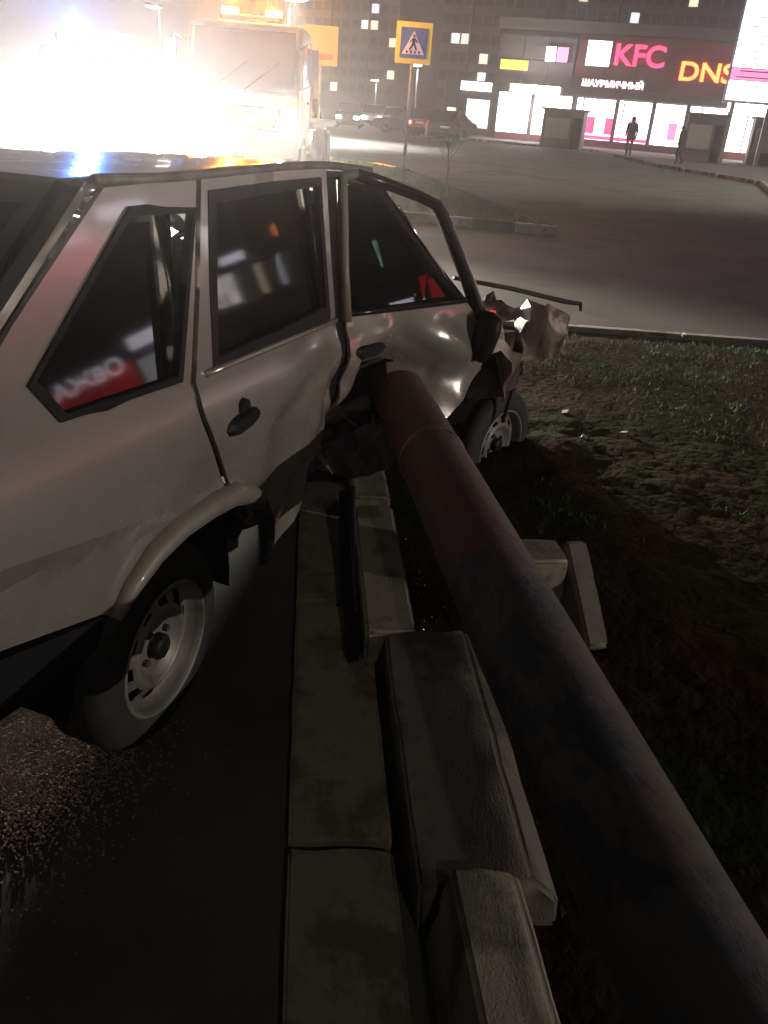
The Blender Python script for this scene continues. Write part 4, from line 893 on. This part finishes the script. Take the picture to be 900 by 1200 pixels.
# ground floor bays: piers, glazing, stall risers
bays = [(10.2, 8.0, 'shop_e'), (7.8, 5.3, 'shop_pink'), (5.0, 2.5, 'shop_pink'), (2.3, .2, 'shop_pink'), (0, -1.9, 'shop_e'), (-2.1, -4.4, 'shop_pink'), (-4.6, -7.2, 'shop_e'), (-7.5, -11, 'shop_e'), (-11.3, -15, 'shop_pink'), (-15.3, -19, 'shop_e'), (-19.3, -23, 'shop_e'), (-25, -25.6, 'win_warm'), (-27, -27.5, 'win_cool'), (-31, -31.6, 'win_cool'), (-33.2, -34, 'win_warm'), (-36, -38.5, 'shop_e'), (-41, -44, 'shop_e'), (-46, -50, 'shop_e')]
for (a, b, mm) in bays:
    wv = sbox('shop_window', .45, .50, a, b, .55, 2.95, M[mm])
    k = max(1, int((a - b) / 1.2))
    for i in range(k + 1):
        y = a + (b - a) * i / k; sbox('mullion', .36, .44, y + .03, y - .03, .55, 2.95, M['galv'], wv)
    sbox('sill', .30, .55, a, b, .12, .53, M['facade_red'], wv)
    sbox('pier', .2, .9, b, b - .22, 0, 3.04, M['facade_grey'])
# awning lights over the entrances
for (y0, y1, z0, z1) in ((9.2, 6.0, 2.95, 3.45), (-4.2, -9.6, 2.75, 3.35)):
    aw = sbox('awning', -1.2, .04, y0, y1, z0, z1, M['galv']); sbox('awning_light', -1.26, -1.21, y0, y1, z0 + .04, z1 - .04, M['awning_e'], aw)
glow('awning_flood', shop, (-1.6, 7.6, 3.1), 900, (1, .95, .9), .2); glow('awning_flood', shop, (-1.6, -6.6, 3.0), 700, (1, .93, .95), .2)
for y in (4.2, 3.0, 1.5, -1.0, -3.2): sbox('poster', .40, .43, y, y - .55, .9, 1.9, M['kfc_e'] if y > 2 else M['pink_e'])
for y in (4.6, 2.0, -2.8, -5.6): sbox('door_frame', .34, .44, y, y - .08, .12, 2.95, M['facade_grey'])
for (a, b) in ((5.0, 2.5), (2.3, .2), (-2.1, -4.4)): sbox('red_strip', .26, .34, a, b, .58, .80, M['kfc_e'])
def sign(label, y0, y1, z0, z1, m, x=-.06, name='lightbox_sign', group=None):
    s = thing(name, label, 'shop sign', (SX + x, (y0 + y1) / 2, z0), 0, group)
    w = abs(y1 - y0); h = z1 - z0
    mb = MB(); mb.box((.05, 0, h / 2), (.10, w, h)); mb.build('casing', M['facade_grey'], s)
    mb = MB(); mb.box((-.012, 0, h / 2), (.02, w * .95, h * .93)); mb.build('light_panel', m, s); return s
def letters(label, txt, y, z, size, m, x=-.10, squash=1.0, board=None):
    s = thing('letter_sign', label, 'shop sign', (SX + x, y, z))
    text_mesh('lettering', txt, size, m, s, facing(0, 0, 0), .05, squash)
    mb = MB(); wd = len(txt) * size * .62 * squash; mb.box((.10, 0, -.05), (.05, wd, .06)); mb.box((.10, 0, size * .5), (.05, wd, .06)); mb.build('mounting_rail', M['facade_grey'], s); return s
sign('square white lit sign left of the pink letters on the shop front', 4.85, 3.3, 4.75, 6.25, M['white_e'])
letters('large pink neon letters KFC on the dark red facade', 'KFC', 1.55, 4.95, 1.65, M['kfc_e'], squash=1.05)
letters('large orange red neon letters DNS on the facade beside the pylon', 'DNS', -2.6, 4.35, 1.45, M['dns_e'], squash=1.15)
s_ = thing('letter_sign', 'long narrow white lit sign with small letters under the pink letters', 'shop sign', (SX - .1, 2.9, 3.62))
mb = MB(); mb.box((.02, 0, .2), (.1, 4.0, .52)); mb.build('casing', M['facade_red'], s_)
text_mesh('lettering', 'ШАУРМИЧНЫЙ', .50, M['white_e'], s_, facing(-.06, 0, .03), .02, 1.02)
sign('amber lit sign at the left end of the shop row', 10.3, 8.4, 4.25, 4.85, M['amber_sign'])
sign('small white lit sign left of the square white sign', 7.4, 6.75, 4.85, 5.75, M['white_e'])
sign('small pink lit sign next to the small white one', 6.7, 5.95, 4.85, 5.75, M['pink_e'])
# flags of light further right, seen in the car windows
sign('wide white lit sign far to the right along the shop row', -34, -36.5, 3.6, 4.3, M['white_e'])
sign('small amber lit sign far right along the shop row', -30, -31.0, 4.3, 5.2, M['amber_sign'])
# low neighbouring shops left of the centre
low = thing('corner_shop', 'small lit corner shop at the far left end of the shop row', 'shop', (70, 14.2, 0))
mb = MB(); mb.box((3, 0, 1.9), (6, 4.2, 3.8)); mb.build('wall', M['facade_grey'], low)
mb = MB(); mb.box((-.03, -.6, 1.5), (.05, 1.8, 2.0)); mb.build('shop_window', M['win_cool'], low)
mb = MB(); mb.box((-.06, -.3, 3.4), (.1, 2.4, .6)); mb.build('fascia_light', M['white_e'], low)
mb = MB(); mb.box((-.03, 1.5, 1.4), (.05, .7, .8)); mb.build('side_window', M['win_warm'], low)
# pavilion to the right of the frame whose red fascia shows in the quarter window
pc_ = Vector((28.5, -27.5, 0)); pr_ = math.atan2(-pc_.y - .5, -pc_.x)
pav = thing('red_fascia_shop', 'single storey shop with a glowing red fascia, mirrored in the car quarter window', 'shop', pc_, pr_)
def pbox(name, x0, x1, y0, y1, z0, z1, m, par=pav):
    mb = MB(); mb.box(((x0 + x1) / 2, (y0 + y1) / 2, (z0 + z1) / 2), (x1 - x0, abs(y1 - y0), z1 - z0)); return mb.build(name, m, par)
pbox('wall', -8, -.3, -6, 6, 0, 4.6, M['facade_grey'])
fas = pbox('fascia', -.29, -.05, -3.4, 5.6, 1.5, 3.1, M['red_e'])
mxp = Matrix(((0, 0, 1, -.03), (1, 0, 0, -1.35), (0, 1, 0, 2.75), (0, 0, 0, 1)))
text_mesh('lettering', 'О8ЖА', 1.0, M['white_e'], fas, mxp, .03, 1.2)
pbox('shop_window', -.29, -.06, -5.7, -3.7, 1.5, 2.9, M['win_cool']); pbox('lamp_panel', -.29, -.06, -5.8, -3.7, 3.4, 4.0, M['white_e'])
gk = thing('lit_kiosk', 'narrow two storey kiosk with pale green lit window, mirrored in the front door glass', 'kiosk', (24.2, -34, 0), math.atan2(33, -23))
for (nm, c, d, m_) in (('wall', (-1.6, 0, 3.0), (3.0, 4.8, 6.0), 'facade_grey'), ('upper_window', (-.06, .5, 4.9), (.06, 1.8, 1.3), 'green_e'), ('lamp_panel', (-.06, -.6, 2.2), (.06, 2.4, .5), 'white_e'), ('roof', (-1.5, 0, 6.07), (3.5, 5.2, .12), 'facade_grey')):
    mb = MB(); mb.box(c, d); mb.build(nm, M[m_], gk)
# pylon sign
py = thing('pylon_sign', 'tall pylon sign with stacked white lit panels at the right edge of the photo', 'pylon sign', (50, -5.0, .12), R(4))
for s in (-1, 1):
    mb = MB(); mb.box((.1, s * .9, 1.5), (.2, .2, 3.0)); mb.build('leg', M['galv'], py)
mb = MB(); mb.box((.16, 0, 6.2), (.28, 2.9, 6.6)); mb.build('frame', M['galv'], py)
z = 3.0
for i, (h, m) in enumerate(((.95, 'white_e'), (.55, 'pink_e'), (.60, 'white_e'), (.32, 'white_e'), (.32, 'white_e'), (1.6, 'white_e'), (1.1, 'white_e'), (.8, 'pink_e'))):
    mb = MB(); mb.box((-.0, 0, z + h / 2), (.05, 2.7, h - .06)); o = mb.build('light_panel', M[m], py); z += h
    for q in range(1 + int(h * 2)):
        mb = MB(); mb.box((-.035, random.uniform(-.2, .2), z - h + (q + .5) * h / (1 + int(h * 2))), (.01, random.uniform(1.2, 2.0), .05)); mb.build('print_line', M['facade_grey'], o)
# kiosks
def kiosk(label, x, y, w, h, d=2.0, m='kiosk'):
    t = thing('kiosk', label, 'kiosk', (x, y, .12))
    def kb(n, c, s, mm, par=t):
        mb = MB(); mb.box(c, s); return mb.build(n, M[mm], par)
    kb('wall', (d / 2, 0, h / 2), (d, w, h), m); kb('roof', (d / 2 - .1, 0, h + .05), (d + .3, w + .25, .10), 'facade_grey')
    kb('shutter', (-.02, w * .12, h * .55), (.04, w * .6, h * .5), 'galv'); kb('door', (-.02, -w * .36, h * .42), (.04, w * .22, h * .80), 'dark'); kb('counter', (-.12, w * .12, h * .28), (.24, w * .62, .05), 'galv'); return t
kiosk('dark shuttered kiosk standing before the bright shop windows', 49.5, 4.4, 2.2, 1.9)
kiosk('dark kiosk beside the pylon sign below the orange letters', 49, -3.0, 1.9, 2.2)
kiosk('low kiosk at the right edge behind the pylon legs', 53, -6.6, 2.0, 2.3)

# people
def person(label, x, y, rz, h=1.72, m='coat'):
    t = thing('person', label, 'person', (x, y, .12), rz)
    J = {'pel': (0, 0, .93), 'chest': (.01, 0, 1.30), 'neck': (.02, 0, 1.47), 'head': (.04, 0, 1.60), 'top': (.04, 0, 1.72),
         'lh': (0, .10, .88), 'lk': (.10, .11, .48), 'la': (.02, .11, .07), 'lt': (.16, .12, .03), 'rh': (0, -.10, .88), 'rk': (.02, -.11, .47), 'ra': (-.20, -.11, .10), 'rt': (-.08, -.12, .03),
         'ls': (.0, .20, 1.38), 'le': (-.06, .25, 1.10), 'lw': (.04, .24, .85), 'lf': (.06, .23, .77), 'rs': (.0, -.20, 1.38), 're': (.0, -.25, 1.10), 'rw': (.16, -.23, .90), 'rf': (.19, -.22, .83)}
    rad = {'pel': .15, 'chest': .17, 'neck': .06, 'head': .10, 'top': .07, 'lh': .10, 'lk': .07, 'la': .05, 'lt': .04, 'rh': .10, 'rk': .07, 'ra': .05, 'rt': .04, 'ls': .08, 'le': .055, 'lw': .04, 'lf': .035, 'rs': .08, 're': .055, 'rw': .04, 'rf': .035}
    E = ['pel chest', 'chest neck', 'neck head', 'head top', 'pel lh', 'lh lk', 'lk la', 'la lt', 'pel rh', 'rh rk', 'rk ra', 'ra rt', 'chest ls', 'ls le', 'le lw', 'lw lf', 'chest rs', 'rs re', 're rw', 'rw rf']
    ks = list(J); me = bpy.data.meshes.new('body'); me.from_pydata([tuple(c * h / 1.72 for c in J[k]) for k in ks], [tuple(ks.index(q) for q in e.split()) for e in E], [])
    o = link('body', me, M[m], t); sk = o.modifiers.new('skin', 'SKIN'); 
    for i, k in enumerate(ks):
        v = me.skin_vertices[0].data[i] if me.skin_vertices else None
        if v: v.radius = (rad[k], rad[k]); v.use_root = (k == 'pel')
    ss = o.modifiers.new('sub', 'SUBSURF'); ss.levels = 1; ss.render_levels = 2
    mb = MB(); mb.lathe([(.001, .13), (.07, .12), (.11, .05), (.112, -.03), (.09, -.06)], 14, Matrix.Translation((.03, 0, 1.62 * h / 1.72))); mb.build('hood', M[m], t, True)
    mb = MB(); mb.lathe([(.18, 1.40), (.21, 1.25), (.20, 1.0), (.23, .78), (.21, .77)], 14, Matrix.Diagonal((.8, 1.05, 1, 1))); mb.build('coat', M[m], t, True)
    return t
_sk = bpy.data.meshes.new('probe')
person('person in a long dark coat standing in front of the lit shop door', 47.0, .55, R(170), 1.85)
person('person in dark clothes walking on the near pavement below the orange letters', 43.0, -1.95, R(80), 1.6)

# ------------------------------------------------------------------ apartment towers
def tower(label, x, y0, y1, h, bays, seed, lit=.12, d=16):
    t = thing('apartment_block', label, 'apartment block', (x, (y0 + y1) / 2, 0))
    w = abs(y1 - y0); rnd = random.Random(seed)
    mb = MB(); mb.box((d / 2, 0, h / 2), (d, w, h)); mb.build('wall', M['tower'], t)
    mb = MB(); mb.box((d / 2, 0, h + .4), (d + .6, w + .6, .8)); mb.build('roof', M['facade_grey'], t)
    fl = int(h / 3); me = {}
    for key in ('pane_dark', 'win_warm', 'win_cool'):
        mb = MB(); mb.box((0, 0, 0), (.08, 1.5, 1.5)); mb.add([(-.06, -.85, -.85), (-.06, .85, -.85), (-.06, .85, -.77), (-.06, -.85, -.77)], [(0, 1, 2, 3)])
        o = mb.build('window', M[key], t); me[key] = o.data; C.objects.unlink(o); bpy.data.objects.remove(o)
    count = 0
    for f_ in range(1, fl):
        for b in range(bays):
            r = rnd.random(); key = 'win_warm' if r < lit * .65 else 'win_cool' if r < lit else 'pane_dark'
            o = bpy.data.objects.new('window', me[key]); C.objects.link(o); o.parent = t; o.location = (-.04, -w / 2 + w * (b + .5) / bays, f_ * 3 + 1.5); count += 1
    for f_ in range(1, fl):
        mb = MB(); mb.box((-.06, 0, f_ * 3 + .1), (.1, w, .12)); mb.build('floor_band', M['facade_grey'], t)
    for b in range(2, bays, 4):
        mb = MB(); mb.box((-.5, -w / 2 + w * (b + 1.0) / bays, h / 2 + 2), (1.0, .25, h - 5)); mb.build('balcony_wall', M['tower'], t)
    return t
tower('tall apartment block with lit windows behind the left end of the shops', 168, 43, 24.5, 33, 10, 3, .16)
tower('wide apartment block with few lit windows behind the shops', 182, 23, -24, 36, 24, 9, .07)
tower('dark apartment block far behind the tow truck on the left', 190, 92, 58, 24, 16, 5, .05)

# ------------------------------------------------------------------ night haze
mb = MB(); mb.box((95, 0, 19.5), (270, 300, 41)); hz_ = mb.build('haze', None); kind(hz_, 'stuff')
hm = bpy.data.materials.new('night_haze'); hm.use_nodes = True; nt = hm.node_tree; nt.nodes.remove(nt.nodes['Principled BSDF'])
vo = nt.nodes.new('ShaderNodeVolumePrincipled'); vo.inputs['Color'].default_value = (.95, .92, .9, 1); vo.inputs['Density'].default_value = .003; vo.inputs['Anisotropy'].default_value = .8
nt.links.new(vo.outputs['Volume'], nt.nodes['Material Output'].inputs['Volume']); hz_.data.materials.append(hm)
